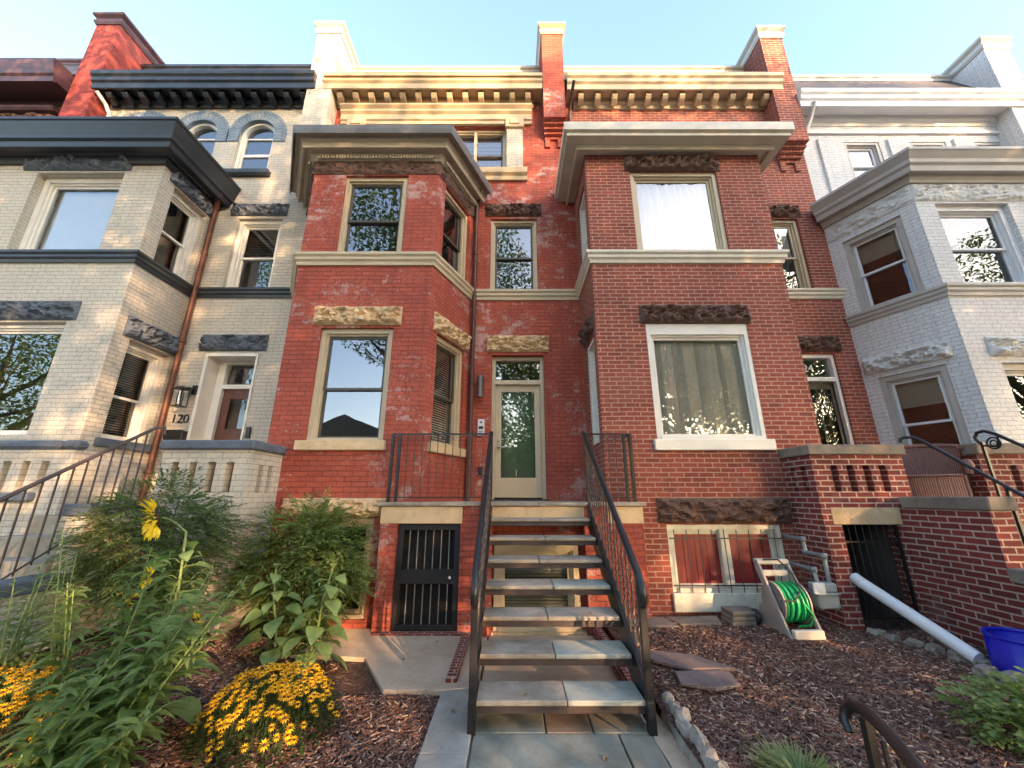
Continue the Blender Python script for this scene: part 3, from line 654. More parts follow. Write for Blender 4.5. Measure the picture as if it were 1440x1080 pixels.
D2 = door(H, W, -5.62, -4.80, 1.5, 4.18, 3.66, 'white_wood', 'door_wood', 'glass_dark', cas=.08, rc=.32, lites=(.15, 0, 2.85, 3.42))
m = MB(); m.fb(W, -5.745, -5.62, -.33, -.28, 1.5, 4.21); m.fb(W, -5.745, -5.69, -.28, .03, 1.5, 4.21); m.fb(W, -4.80, -4.765, -.33, .02, 1.5, 4.21); m.fb(W, -5.69, -4.80, -.28, .03, 4.16, 4.215); m.build('casing', M['white_wood'], D2)
m = MB(); m.tube([(-6.0, 6.55, 7.62), (-6.12, 6.68, 7.5), (-6.2, 6.77, 7.3), (-6.2, 6.77, 1.5)], .05, 12); m.build('downspout', M['copper'], H)
for z in (2.0, 4.4, 6.3): m = MB(); m.lathe((-6.2, 6.77, z), [(.05, 0), (.06, 0), (.06, .05), (.05, .05)], 12); m.build('pipe_strap', M['copper'], H)
m = MB(); m.tube([(-9.3, 6.5, 10.35), (-9.25, 6.7, 10.2), (-9.2, 6.79, 10.0), (-9.2, 6.79, 7.9)], .04, 8); m.build('downspout', M['white_wood'], H)

# ================================================================== maroon house, far left
H = H1 = thing('row_house', (-12, 6.86, 0), 'maroon painted brick row house cut off at the upper left corner', 'house')
m = MB(); m.wall(W, -15, -9.6, -.3, 10.6, [(-12.1, -10.9, 8.6, 9.55)]); m.build('front_wall', M['maroon_brick'], H); rooms(H, -15, -9.7, (5.0, 8.0))
window(H, W, -12.1, -10.9, 8.6, 9.55, 'tan_wood', cas=.08)
m = MB(); m.mould([(-15, 6.86), (-10.35, 6.86)], [(0, 10.02), (.18, 10.02), (.22, 10.06), (.22, 10.12), (0, 10.14)]); m.build('frieze', M['maroon'], H)
lintel(H, W, -15, -10.4, 9.66, 10.0, 'brown_stone', 31, name='stone_band', d=.12)
for x in (-10.9, -12.45): m = MB(); m.fb(W, x, x + .36, -.02, .14, 9.5, 9.66); m.fb(W, x + .03, x + .33, -.02, .1, 9.38, 9.5); m.fb(W, x + .05, x + .31, -.02, .06, 8.0, 9.38); m.build('pilaster', M['maroon'], H, bevel=.01)
cornice(H, -15, -10.0, 10.35, 10.85, 6.15, 'maroon'); roof(H, -15, -9.7, 10.9, 'maroon')
chimney(H, -9.92, -9.36, 7.5, 12.75, 'maroon_brick', 'maroon', corbel=False)

# ================================================================== white house, right
H = H5 = thing('row_house', (8.6, 6.86, 0), 'white painted brick row house with canted bay and pale grey cornices', 'house')
PW = [(6.5, 6.86), (7.08, 5.65), (9.6, 5.65), (10.2, 6.86)]; cl = Fr(PW[0], PW[1])
m = MB(); m.wall(B, 7.08, 9.6, -.3, 7.0, [(7.42, 8.7, 5.0, 6.58), (7.55, 8.8, 1.95, 3.62)]); m.wall(cl, 0, cl.L, -.3, 7.0, [(.22, 1.12, 4.98, 6.5), (.2, 1.08, 2.0, 3.68)])
m.wall(Fr(PW[2], PW[3]), 0, 1.3, -.3, 7.0); m.build('bay_wall', M['white_brick'], H)
WR = FX(6.862); m = MB(); m.wall(W, 6.5, 11.5, 7.0, 9.9, [(7.45, 8.25, 8.15, 9.3), (8.95, 9.75, 8.15, 9.3), (10.4, 11.2, 8.15, 9.3)]); m.wall(W, 10.2, 11.5, -.3, 7.0)
m.build('front_wall', M['white_brick'], H); rooms(H, 6.55, 11.4, (1.2, 4.6, 7.4), 9.9)
for x in (7.45, 8.95, 10.4): window(H, W, x, x + .8, 8.15, 9.3, 'grey_trim', cas=.07, rc=.06, sashm='cold_white', inner='roller', innerm='curtain')
for x in (6.85, 8.42, 9.9): m = MB(); m.fb(W, x, x + .38 if x > 7 else x + .33, -.02, .05, 7.4, 9.34 if x > 7 else 9.34); m.build('pilaster', M['white_brick'], H)
window(H, B, 7.42, 8.7, 5.0, 6.58, 'cold_white', cas=.10, rc=.12, glassm='glass_dark', label=None); window(H, B, 7.55, 8.8, 1.95, 3.62, 'grey_trim', cas=.1, rc=.12, sashm='cold_white', glassm='glass_dark')
window(H, cl, .22, 1.12, 4.98, 6.5, 'grey_trim', cas=.09, rc=.08, sashm='cold_white', glassm='glass_dark', inner='roller', innerm='blind_grey', cover=.3); window(H, cl, .2, 1.08, 2.0, 3.68, 'grey_trim', cas=.09, rc=.08, sashm='cold_white', glassm='glass_dark', inner='roller', innerm='blind_grey', cover=.3)
lintel(H, B, 7.42, 9.0, 3.72, 4.04, 'white_stone', 41); lintel(H, cl, .05, 1.2, 3.76, 4.06, 'white_stone', 42)
m = MB(); m.rough(B, 7.08, 9.6, 6.62, 6.98, .03, .04, 43); m.rough(cl, 0, cl.L, 6.62, 6.98, .03, .04, 44); m.build('stone_band', M['white_stone'], H)
belt(H, PW, 4.76, 'grey_trim'); bay_cap(H, PW, .36, 6.98, 7.45, 'grey_trim', 'grey_trim')
m = MB(); m.mould([(6.3, 6.86), (11.4, 6.86)], [(0, 9.5), (.05, 9.5), (.05, 9.56), (.02, 9.57), (.02, 9.85), (0, 9.86)]); m.build('frieze', M['cold_white'], H)
cornice(H, 6.35, 11.5, 9.90, 10.25, 6.36, 'cold_white'); roof(H, 6.2, 11.6, 10.25, 'grey_trim', top=11.75)
m = MB(); m.tube([(6.62, 6.42, 9.95), (6.66, 6.6, 9.8), (6.62, 6.8, 9.5), (6.5, 6.8, 9.3)], .045, 8); m.build('downspout', M['cold_white'], H)
chimney(H, 11.0, 11.58, 8.5, 11.95, 'white_brick', 'grey_trim')
H = H6 = thing('row_house', (13, 6.86, 0), 'sliver of a pale house at the far right edge', 'house')
m = MB(); m.wall(W, 11.6, 15, -.3, 9.9); m.build('front_wall', M['white_brick'], H); cornice(H, 11.7, 15, 9.9, 10.25, 6.36, 'grey_trim'); roof(H, 11.6, 15, 10.25, 'navy', top=11.7)

# ================================================================== stone landing before the glass door
LY = 5.45; LF = FX(LY); LT = 1.56
G = thing('stone_landing', (0, 5.45, 0), 'raised stone landing with black railings, brick base and security gate below the glass door', 'landing')
m = MB()
for a, b in ((-1.78, -.62), (-.615, .35), (.355, 1.79)): m.box(a, b, LY - .05, 6.85, LT - .05, LT)
m.build('slab', M['tread_a'], G, bevel=.006)
m = MB(); m.wall(LF, -1.74, 1.74, -.3, 1.505, [(-1.52, -.68, -.02, 1.285), (-.26, .96, -.1, 1.29)], .25)
m.poly([(-1.74, LY, -.3), (-1.74, 5.65, -.3), (-1.74, 5.65, 1.505), (-1.74, LY, 1.505)]); m.poly([(1.74, LY, -.3), (1.74, 5.65, -.3), (1.74, 5.65, 1.505), (1.74, LY, 1.505)])
m.build('base_wall', M['red_paint'], G)
for a, b, n in ((-1.745, -.66, 'lintel'), (-.26, .96, 'lintel'), (1.28, 1.745, 'lintel')): bar(G, n, 'tan_smooth', LF, a, b, -.12, .015, 1.29, 1.5)
# security gate
fr = LF; m = MB(); t0, t1 = -.12, -.06
m.fb(fr, -1.515, -1.44, t0, t1, -.01, 1.28); m.fb(fr, -.76, -.685, t0, t1, -.01, 1.28); m.fb(fr, -1.44, -.76, t0, t1, 1.2, 1.28); m.fb(fr, -1.44, -.76, t0, t1, -.01, .08); m.fb(fr, -1.44, -.76, t0 + .01, t1 + .01, .55, .72)
gt = m.build('gate', M['door_black'], G, bevel=.004); gt['label'] = 'black steel security gate with vertical bars'
for k in range(6):
    m = MB(); x = -1.36 + k * .105; m.tube([fr(x, -.09, .08), fr(x, -.09, 1.2)], .007, 6); m.build('bar', M['galv'], gt)
m = MB(); m.lathe(fr(-.80, -.05, .63), [(0, 0), (.028, 0), (.012, .01), (.012, .03), (.028, .04), (.026, .065), (0, .075)], 12, (0, -1, 0)); m.build('handle', M['chrome'], gt)
m = MB(); m.box(-1.73, -.45, 5.622, 5.64, -.2, 1.5); m.box(-.6, -.55, 5.46, 5.6, -.2, 1.5); m.build('gate_backing', M['gate_shade'], G)  # added dark panels hide the brick; passage shade is put into their colour
# basement window behind the stair
fw = FX(5.6); wn = window(G, fw, -.24, .88, .0, 1.02, 'tan_wood', cas=.075, kind='double', rc=.0, glassm='glass_dark', split=.5, inner='slats', innerm='blind_grey')
bar(G, 'sill', 'tan_smooth', fw, -.30, .94, -.1, .1, -.10, .0)
m = MB(); m.wall(fw, -.26, .96, -.3, 1.29, [(-.24, .88, 0, 1.02)]); m.build('recess_wall', M['red_paint'], G)
# railings of the landing
def railing(P0, P1, zb, zt, n, par, scroll=True):
    a, b = Vector(P0), Vector(P1); d = (b - a); m = MB()
    m.tube([a + Vector((0, 0, zt)), b + Vector((0, 0, zt))], .017, 4, smooth=False); m.tube([a + Vector((0, 0, zb)), b + Vector((0, 0, zb))], .010, 4, smooth=False)
    r = m.build('rail', M['black_metal'], par)
    for i in range(1, n):
        p = a + d * i / n; m = MB(); m.tube([p + Vector((0, 0, zb)), p + Vector((0, 0, zt))], .0075, 4, smooth=False)
        rows = []
        m.build('baluster', M['brown_metal'], par)
    if scroll:
        m = MB()
        for i in range(n):
            for sg in (-1, 1):
                p = a + d * (i + .5) / n + Vector((0, 0, zt - .05)); L = d.length / n * .26; u = d.normalized()
                m.tube([p + u * sg * (L * .9 - L * .75 * math.cos(t * 1.1)) * 1. + Vector((0, 0, -.01 + .03 * math.sin(t * 1.1))) for t in range(6)], .004, 4, cap=False)
        m.build('scrollwork', M['black_metal'], par)
z = LT
railing((-1.68, LY + .03, 0), (-.30, LY + .03, 0), z + .06, 2.48, 13, G); railing((1.04, LY + .03, 0), (1.66, LY + .03, 0), z + .06, 2.48, 6, G)
railing((1.66, LY + .03, 0), (1.66, 5.63, 0), z + .06, 2.48, 2, G, False)
for x in (-1.68, -1.58, -.285, 1.03, 1.58, 1.67): m = MB(); m.tube([(x, LY + .03, z), (x, LY + .03, 2.485)], .022 if x in (-.285, 1.03) else .026, 4, smooth=False); m.build('post', M['black_metal'], G)
for x in (-1.63, 1.62):
    m = MB(); m.tube([(x + .045 * math.cos(t * .5) * (1 - t * .04), LY + .02, 2.40 + .045 * math.sin(t * .5) * (1 - t * .04)) for t in range(16)], .007, 5); m.build('scroll', M['black_metal'], G)

# ================================================================== open metal stair
ST = thing('metal_staircase', (.355, 4.4, 0), 'open black steel staircase with stone slab treads up to the landing', 'staircase')
RISE, RUN, Y1 = .195, .296, 3.38; X0, X1 = -.27, .985
spl = [.05, .0, -.03, .06, -.06, .04, .0]
for k in range(1, 8):
    ya = Y1 + (k - 1) * RUN; zt = k * RISE; xm = .355 + spl[k - 1]
    m = MB(); m.box(X0, X1, ya + .012, ya + .052, zt - .088, zt - .037); m.box(X0, X1, ya + .052, ya + RUN, zt - .05, zt - .037)
    m.box(X0, X1, ya + RUN - .02, ya + RUN + .015, zt - .1, zt - .056)
    t = m.build('tread', M['brown_metal'], ST)
    for a, b, mt in ((X0 + .005, xm - .004, 'tread_a'), (xm + .004, X1 - .005, 'tread_b' if k in (1, 2, 4) else 'tread_a')):
        m = MB(); m.box(a, b, ya - .012, ya + RUN + .02, zt - .035, zt); m.build('slab', M[mt], t, bevel=.006)
for x in (X0 - .018, X1 + .018):                     # sloping stringer plates
    m = MB(); a, b = .015, .0
    p = [(Y1 - .03, 0), (Y1 - .03, RISE * 1 + .02), (Y1 + 7 * RUN - .03, RISE * 8 - .04), (Y1 + 7 * RUN - .03, RISE * 8 - .30), (Y1 + .22, 0)]
    p = [(Y1 - .03, .03), (Y1 - .03, RISE + .03), (LY - .06, LT - .03), (LY - .06, LT - .30), (Y1 + .18, .03)]
    m.prism([(x - .012, yy, zz) for yy, zz in p], (.024, 0, 0)); m.build('stringer', M['black_metal'], ST)
ya, yb = Y1 - .02, LY - .02; sl = (2.49 - 1.02) / (yb - ya)
for sx, x in ((-1, X0 - .02), (1, X1 + .02)):
    rz = lambda y: 1.02 + sl * (y - ya)
    m = MB()                                          # moulded hand rail, turned down at the foot
    path = [(x, yb, rz(yb)), (x, ya + .3, rz(ya + .3)), (x, ya + .03, rz(ya + .03)), (x, ya - .03, rz(ya) - .035), (x, ya - .055, rz(ya) - .10), (x, ya - .05, rz(ya) - .17), (x, ya - .015, rz(ya) - .20), (x, ya + .01, rz(ya) - .18), (x, ya + .01, rz(ya) - .14)]
    m.tube(path, [.030] * 6 + [.024, .018, .012], 8); m.build('handrail', M['black_metal'], ST)
    m = MB(); br = lambda y: RISE + .10 + (y - ya) * (LT + .06 - RISE - .10) / (yb - ya)
    m.tube([(x, ya, br(ya)), (x, yb, br(yb))], .015, 4, smooth=False); m.build('bottom_rail', M['black_metal'], ST)
    m = MB(); m.box(x - .026, x + .026, ya - .026, ya + .026, 0.004, rz(ya) - .02); m.box(x - .03, x + .03, ya - .03, ya + .03, .0, .2); m.build('newel_post', M['black_metal'], ST, bevel=.003)
    nb = 17
    for i in range(1, nb):
        y = ya + (yb - ya) * i / nb; m = MB(); z0, z1 = br(y), rz(y) - .01; rows = []
        for j in range(13):                          # twisted square bar
            zq = z0 + (z1 - z0) * j / 12; tw = j * 1.2 if 2 < j < 10 else 0
            rows.append([Vector((x + .0115 * math.cos(tw + q * math.pi / 2 + math.pi / 4), y + .0115 * math.sin(tw + q * math.pi / 2 + math.pi / 4), zq)) for q in range(4)])
        m.grid(rows, False, True); m.build('baluster', M['brown_metal'], ST)

# ================================================================== brick porch of 124
def slotted(m, fr, sa, sb, z0, z1, slots, th=.11):
    m.wall(fr, sa, sb, z0, z1, slots, th); g = Fr(fr(0, -th, 0)[:2], fr(1, -th, 0)[:2]); m.wall(g, sa, sb, z0, z1, slots, .0)
P = thing('brick_porch', (4.6, 5.1, 0), 'dark red brick porch with slotted parapet, iron gate and side steps before house 124', 'porch')
pf = FX(5.1); pl = Fr((3.88, 5.65), (3.88, 5.1)); m = MB()
m.wall(pf, 3.88, 4.92, -.3, 1.51, [(4.09, 4.82, -.3, 1.30)], .2); m.wall(pl, 0, .55, -.3, 1.51)
slotted(m, pf, 3.88, 5.06, 1.512, 2.15, [(q, q + .10, 1.69, 2.02) for q in (4.10, 4.31, 4.52, 4.73)]); slotted(m, pl, 0, .55, 1.512, 2.15, [(q, q + .09, 1.69, 2.02) for q in (.12, .32)])
m.box(3.995, 5.0, 5.212, 6.85, 1.40, 1.51); m.build('wall', M['red_brick_b'], P)
m = MB(); m.prism([(3.84, 5.06, 2.152), (5.10, 5.06, 2.152), (5.10, 5.25, 2.152), (4.03, 5.25, 2.152), (4.03, 5.65, 2.152), (3.84, 5.65, 2.152)], (0, 0, .13)); m.build('cap', M['cap_stone'], P, bevel=.01)
bar(P, 'lintel', 'tan_stone', pf, 3.99, 4.84, -.12, .012, 1.30, 1.5)
m = MB(); m.box(3.9, 6.1, 5.22, 6.85, 1.512, 1.55); m.build('floor', M['cap_stone'], P)
m = MB()
m.box(4.86, 5.08, 4.15, 5.095, -.3, 1.49); m.box(4.86, 5.08, 3.0, 4.148, -.3, .83); m.build('cheek_wall', M['red_brick_b'], P)
m = MB(); m.box(4.82, 5.12, 4.10, 5.04, 1.492, 1.63); m.box(4.82, 5.12, 3.0, 4.145, .832, .96); m.build('cheek_cap', M['cap_stone'], P, bevel=.012)
for k in range(7):
    m = MB(); m.box(5.09, 6.05, 5.2 - (7 - k) * .30, 5.2 - (6 - k) * .30 + .02, -.3, (k + 1) * .205 + .05); m.build('step', M['step_conc'], P, bevel=.01)
m = MB(); f2 = FX(5.16)
for x in (4.10, 4.79): m.fb(f2, x, x + .03, -.02, .01, -.3, 1.29)
for z in (.08, .24, 1.08): m.fb(f2, 4.13, 4.79, -.015, .0, z, z + .02)
gt = m.build('gate', M['black_metal'], P)
for k in range(7): m = MB(); x = 4.20 + k * .088; m.tube([f2(x, .005, -.3), f2(x, .005, 1.29)], .0065, 5); m.build('bar', M['black_metal'], gt)
m = MB(); m.box(4.0, 4.9, 6.2, 6.25, -.4, 1.4); m.box(4.86, 4.9, 5.3, 6.2, -.4, 1.4); m.build('gate_backing', M['room'], P)
m = MB(); hx = 5.12
m.tube([(hx - .12, 5.0, 2.30), (hx - .12, 4.99, 2.34), (hx - .08, 4.97, 2.36), (hx, 4.93, 2.355), (hx, 4.85, 2.30), (hx, 3.6, 1.28), (hx, 3.2, .95)], .02, 8)
for y in (4.15,): m.tube([(hx, y, .8), (hx, y, 1.72)], .02, 4, smooth=False)
m.build('handrail', M['black_metal'], P)
# porch parapet and scroll rail of the white house
Q = thing('brick_porch', (6.5, 5.1, 0), 'dark red brick porch pier with scroll handrail at the right edge', 'porch')
m = MB(); slotted(m, pf, 6.06, 7.4, -.3, 2.16, [(6.42, 6.52, 1.69, 2.02), (6.63, 6.73, 1.69, 2.02), (6.84, 6.94, 1.69, 2.02)]); m.wall(Fr((6.06, 5.3), (6.06, 5.1)), 0, .2, -.3, 2.16); m.build('wall', M['red_brick_b'], Q)
m = MB(); m.box(6.02, 7.4, 5.05, 5.25, 2.162, 2.30); m.build('cap', M['cap_stone'], Q, bevel=.01)
m = MB(); hx = 6.0
m.tube([(hx, 4.98, 2.28), (hx, 5.02, 2.36), (hx, 4.98, 2.42), (hx, 4.9, 2.43), (hx, 4.8, 2.38), (hx, 3.5, 1.35)], .02, 8); m.tube([(hx, 4.96, .2), (hx, 4.96, 2.30)], .02, 4, smooth=False); m.tube([(hx, 4.98, 2.26), (hx, 4.80, 2.22), (hx, 4.78, 2.34)], .012, 6)
m.tube([(hx, 4.84 + .07 * math.cos(t * .4), 2.27 + .07 * math.sin(t * .4)) for t in range(17)], .01, 6); m.tube([(hx, 4.84 + .035 * math.cos(t * .6), 2.27 + .035 * math.sin(t * .6)) for t in range(12)], .008, 6)
m.build('handrail', M['black_metal'], Q)

# ================================================================== cream porch of 120
P = thing('brick_porch', (-4.4, 4.96, 0), 'cream painted brick porch with slotted parapet, blue-grey caps and concrete steps before house 120', 'porch')
cf = FX(4.96); cr = Fr((-3.3, 4.96), (-3.3, 5.65)); m = MB()
m.wall(cf, -4.42, -3.3, -.3, 1.55); m.wall(cr, 0, .69, -.3, 1.55)
slotted(m, cf, -4.42, -3.3, 1.552, 2.2, [(q, q + .10, 1.68, 2.05) for q in (-4.28, -4.05, -3.82, -3.59)]); slotted(m, cr, 0, .69, 1.552, 2.2, [(q, q + .09, 1.68, 2.03) for q in (.2, .4)])
slotted(m, cf, -6.9, -5.55, 1.552, 2.2, [(q, q + .10, 1.70, 2.06) for q in (-6.4, -6.16, -5.92)]); m.wall(cf, -6.9, -5.55, -.3, 1.55); m.wall(Fr((-5.55, 4.96), (-5.55, 5.65)), 0, .69, -.3, 2.2)
m.box(-6.3, -3.42, 5.08, 6.85, 1.40, 1.50); m.box(-4.50, -4.30, 4.14, 4.955, -.3, 1.44); m.box(-4.50, -4.30, 2.9, 4.138, -.3, .80); m.build('wall', M['cream_brick'], P)
m = MB(); m.prism([(-4.46, 4.91, 2.202), (-3.25, 4.91, 2.202), (-3.25, 5.65, 2.202), (-3.44, 5.65, 2.202), (-3.44, 5.10, 2.202), (-4.46, 5.10, 2.202)], (0, 0, .12)); m.build('cap', M['slate_stone'], P, bevel=.02)
m = MB(); m.box(-6.9, -5.72, 4.91, 5.1, 2.202, 2.32); m.box(-5.715, -5.50, 4.91, 5.1, 2.205, 2.325); m.build('cap', M['slate_stone'], P, bevel=.04)
m = MB(); m.box(-6.9, -5.85, 4.86, 4.955, 1.58, 1.68); m.build('ledge', M['slate_stone'], P, bevel=.012); m = MB(); m.box(-4.54, -4.26, 4.10, 4.90, 1.442, 1.56); m.build('ledge', M['slate_stone'], P, bevel=.012)
m = MB(); m.box(-4.54, -4.26, 2.9, 4.135, .802, .92); m.build('cheek_cap', M['slate_stone'], P, bevel=.012)
for k in range(7): m = MB(); m.box(-5.55, -4.51, 5.0 - (7 - k) * .30, 5.0 - (6 - k) * .30 + .02, -.3, (k + 1) * .195 + .05); m.build('step', M['step_conc'], P, bevel=.01)
m = MB(); hx = -4.56; hz = lambda y: 2.47 + (y - 4.92) * .66
m.tube([(hx + .08, 4.98, 2.40), (hx + .06, 4.98, 2.49), (hx, 4.93, hz(4.93)), (hx, 2.9, hz(2.9))], .02, 8); m.tube([(hx, 4.8, hz(4.8) - .82), (hx, 2.9, hz(2.9) - .82)], .010, 4, smooth=False); m.build('handrail', M['brown_metal'], P)
for k in range(16): m = MB(); y = 4.83 - k * .118; m.tube([(hx, y, max(hz(y) - .86, .0)), (hx, y, hz(y))], .009, 4, smooth=False); m.build('baluster', M['brown_metal'], P)

# ================================================================== things fixed to the walls
L = thing('wall_lantern', (-6.0, 6.84, 3.1), 'black glazed wall lantern above the number 120', 'wall lamp')
m = MB(); x, y, z = -6.0 + .12, 6.66, 3.46; m.box(x + .05, x + .13, 6.80, 6.858, z - .05, z + .12); m.box(x - .01, x + .09, 6.70, 6.81, z + .04, z + .06)
m.hexa([(x - .10, y - .09, z), (x + .10, y - .09, z), (x + .10, y + .09, z), (x - .10, y + .09, z), (x - .06, y - .05, z + .05), (x + .06, y - .05, z + .05), (x + .06, y + .05, z + .05), (x - .06, y + .05, z + .05)])
for a in (-.085, .085):
    for b in (-.075, .075): m.box(x + a - .006, x + a + .006, y + b - .006, y + b + .006, z - .30, z)
m.box(x - .09, x + .09, y - .08, y + .08, z - .31, z - .295); m.tube([(x, y, z - .1), (x, y, z)], .02, 8); m.build('frame', M['black_metal'], L)
m = MB(); m.lathe((x, y, z - .28), [(.045, 0), (.05, .1), (.045, .26)], 14); m.build('chimney_glass', M['lamp_glass'], L)
t = text('120', .22, (-5.95, 6.845, 2.90), 'black_metal', 'house_number'); tag(t, 'black numerals 120 fixed to the cream brick wall under the lantern', 'house number')
m = MB(); m.box(-6.06, -5.74, 6.72, 6.858, 2.46, 2.74); m.fb(FX(6.72), -6.065, -5.735, .0, .012, 2.62, 2.75); o = m.build('mailbox', M['black_metal'], None, bevel=.008); tag(o, 'black metal mailbox on the cream wall below the number 120', 'mailbox')
m = MB(); m.box(-4.72, -4.64, 6.82, 6.858, 2.62, 2.82); m.lathe((-4.68, 6.82, 2.68), [(0, .004), (.02, .004), (.02, 0)], 12, (0, -1, 0)); o = m.build('doorbell', M['black_metal'], None, bevel=.006); tag(o, 'small dark doorbell right of the mahogany door', 'doorbell')
m = MB(); m.lathe((-.575, 6.77, 3.35), [(0, 0), (.055, 0), (.055, .40), (0, .40)], 18, None, False); m.box(-.6, -.55, 6.80, 6.858, 3.48, 3.62); o = m.build('wall_sconce', M['steel'], None); tag(o, 'silver cylinder wall light left of the glass door', 'wall lamp')
I = thing('intercom', (-.55, 6.86, 2.8), 'white intercom panel with keypad left of the glass door', 'intercom')
m = MB(); m.box(-.61, -.49, 6.82, 6.858, 2.66, 2.96); m.build('panel', M['cold_white'], I, bevel=.006)
m = MB(); m.lathe((-.55, 6.82, 2.90), [(0, .004), (.018, .004), (.018, 0)], 12, (0, -1, 0))
for i in range(3):
    for j in range(2): m.box(-.585 + i * .025, -.57 + i * .025, 6.815, 6.82, 2.70 + j * .03, 2.72 + j * .03)
m.box(-.59, -.51, 6.816, 6.82, 2.78, 2.83); m.build('buttons', M['black_rub'], I)
m = MB(); m.box(-.58, -.50, 6.80, 6.858, 1.98, 2.12); m.box(-.57, -.51, 6.79, 6.80, 2.03, 2.11); o = m.build('outlet_box', M['black_metal'], None, bevel=.006); tag(o, 'small black outdoor socket low on the red wall by the glass door', 'socket')

# ================================================================== wicker chair on the porch
CH = thing('wicker_chair', (5.55, 5.3, 1.55), 'brown wicker armchair standing on the brick porch of house 124', 'chair')
cx, cy, cz = 5.53, 5.42, 1.55
def arc(r0, r1, z, a0, a1, n=14, cyo=0): return [(cx + r0 * math.cos(a0 + (a1 - a0) * i / n), cy + cyo + r1 * math.sin(a0 + (a1 - a0) * i / n), z) for i in range(n + 1)]
m = MB(); rows = []
for j in range(7):
    q = j / 6; rows.append([(p[0], p[1] + q * .05, p[2] + (0 if q < 1 else 0) + .06 * q * math.sin(math.pi * i / 14)) for i, p in enumerate(arc(.36 + .05 * q, .26 + .03 * q, cz + .12 + .58 * q, R(8), R(172)))])
m.grid(rows); m.build('backrest', M['wicker'], CH)
m = MB(); rows = []
m.tube([(p[0], p[1] + .05, p[2] + .06 * math.sin(math.pi * i / 14)) for i, p in enumerate(arc(.42, .30, cz + .72, R(5), R(175)))], .03, 8); m.build('top_roll', M['wicker'], CH)
m = MB(); m.box(cx - .30, cx + .30, cy - .26, cy + .2, cz + .30, cz + .36); m.grid([[(cx + .30 * q, cy - .265 - .03 * (1 - q * q), z) for q in (-1, -.6, -.2, .2, .6, 1)] for z in (cz + .02, cz + .32)]); m.build('seat', M['wicker'], CH)
m = MB(); m.tube([(cx + .31 * q, cy - .27 - .03 * (1 - q * q), cz + .34) for q in (-1, -.5, 0, .5, 1)], .018, 6); m.build('seat_rim', M['wicker'], CH)
for sx in (-1, 1):
    m = MB(); m.grid([[(cx + sx * (.36 + .02 * q), cy - .24 + .38 * q, z) for q in (0, .25, .5, .75, 1)] for z in (cz + .02, cz + .2, cz + .48)]); m.build('side', M['wicker'], CH)
    m = MB(); m.tube([(cx + sx * .36, cy - .26, cz + .36), (cx + sx * .385, cy - .28, cz + .46), (cx + sx * .39, cy - .2, cz + .5), (cx + sx * .40, cy + .1, cz + .52)], [.03, .045, .045, .035], 8); m.build('armrest', M['wicker'], CH)
    for yy in (-.24, .2): m = MB(); m.tube([(cx + sx * .32, cy + yy, cz), (cx + sx * .32, cy + yy, cz + .34)], .02, 6); m.build('leg', M['wicker'], CH)

CH.rotation_euler.z = R(-38)
# ================================================================== ground, mulch beds, path
def hL(x, y): return -.02 + .30 * max(0, min(1, (-x - 2.3) / 2.0)) + .02 * noise.noise(Vector((x * 1.5, y * 1.5, 0)))
def hR(x, y): return .10 + .05 * max(0, min(1, (y - 3.5) / 2)) + .025 * noise.noise(Vector((x * 1.3, y * 1.3, 4)))
def sheet(x0, x1, y0, y1, h, st=.12):
    m = MB(); nx = max(2, int((x1 - x0) / st)); ny = max(2, int((y1 - y0) / st))
    m.grid([[(x0 + (x1 - x0) * i / nx, y0 + (y1 - y0) * j / ny, h(x0 + (x1 - x0) * i / nx, y0 + (y1 - y0) * j / ny)) for i in range(nx + 1)] for j in range(ny + 1)]); return m
m = MB(); m.poly([(-300, -300, -.32), (300, -300, -.32), (300, 300, -.32), (-300, 300, -.32)]); tag(m.build('ground', plain('dry_earth', (.14, .11, .08), .95), None), kind='structure')
tag(sheet(-4.3, -.55, .6, 5.66, hL).build('planting_bed', M['mulch']), kind='structure'); tag(sheet(1.12, 4.87, .6, 5.66, hR).build('planting_bed', M['mulch']), kind='structure')
m = MB(); m.box(-14, -4.51, 1.5, 5.66, -.31, .0); m.box(5.09, 14, 1.0, 5.6, -.31, .02); tag(m.build('side_yard', M['step_conc']), kind='structure')
m = MB(); m.box(-12, 12, -1.8, .55, -.31, -.01); tag(m.build('pavement', M['concrete_g']), kind='structure')
m = MB(); m.box(-60, 60, -12, -1.95, -.31, -.13); tag(m.build('road', plain('asphalt', (.13, .125, .12), .9)), kind='structure')
m = MB(); m.box(-60, 60, -15.5, -12.05, -.31, -.01); tag(m.build('pavement', M['concrete_g']), kind='structure')
def flag(pts, z, mat, th=.05, name='paving_slab', label=None, kind='structure', bevel=.006):
    m = MB(); m.prism([(a, b, z - th) for a, b in pts], (0, 0, th)); o = m.build(name, M[mat], None, bevel=bevel)
    if kind: o['kind'] = kind
    return o
m = MB(); m.box(-.29, 1.0, .6, 5.5, -.3, -.035); tag(m.build('path_bed', M['concrete_g']), kind='structure')
rc = lambda a, b, c, d: [(a, c), (b, c), (b, d), (a, d)]
for q, mt in (((-.275, .755, 2.35, 3.365), 'bluestone'), ((.77, 1.0, 2.35, 3.365), 'bluestone_c'), ((-.275, .24, 3.375, 3.70), 'bluestone'), ((.25, .585, 3.375, 3.70), 'bluestone_b'), ((.595, 1.0, 3.375, 3.70), 'bluestone_c'), ((-.275, 1.0, 1.2, 2.34), 'bluestone_c')):
    flag(rc(*q), 0, mt, .035, 'paving_slab')
m = MB(); m.box(-.275, .99, 3.71, 5.44, -.06, -.012); tag(m.build('concrete_floor', M['concrete']), kind='structure')
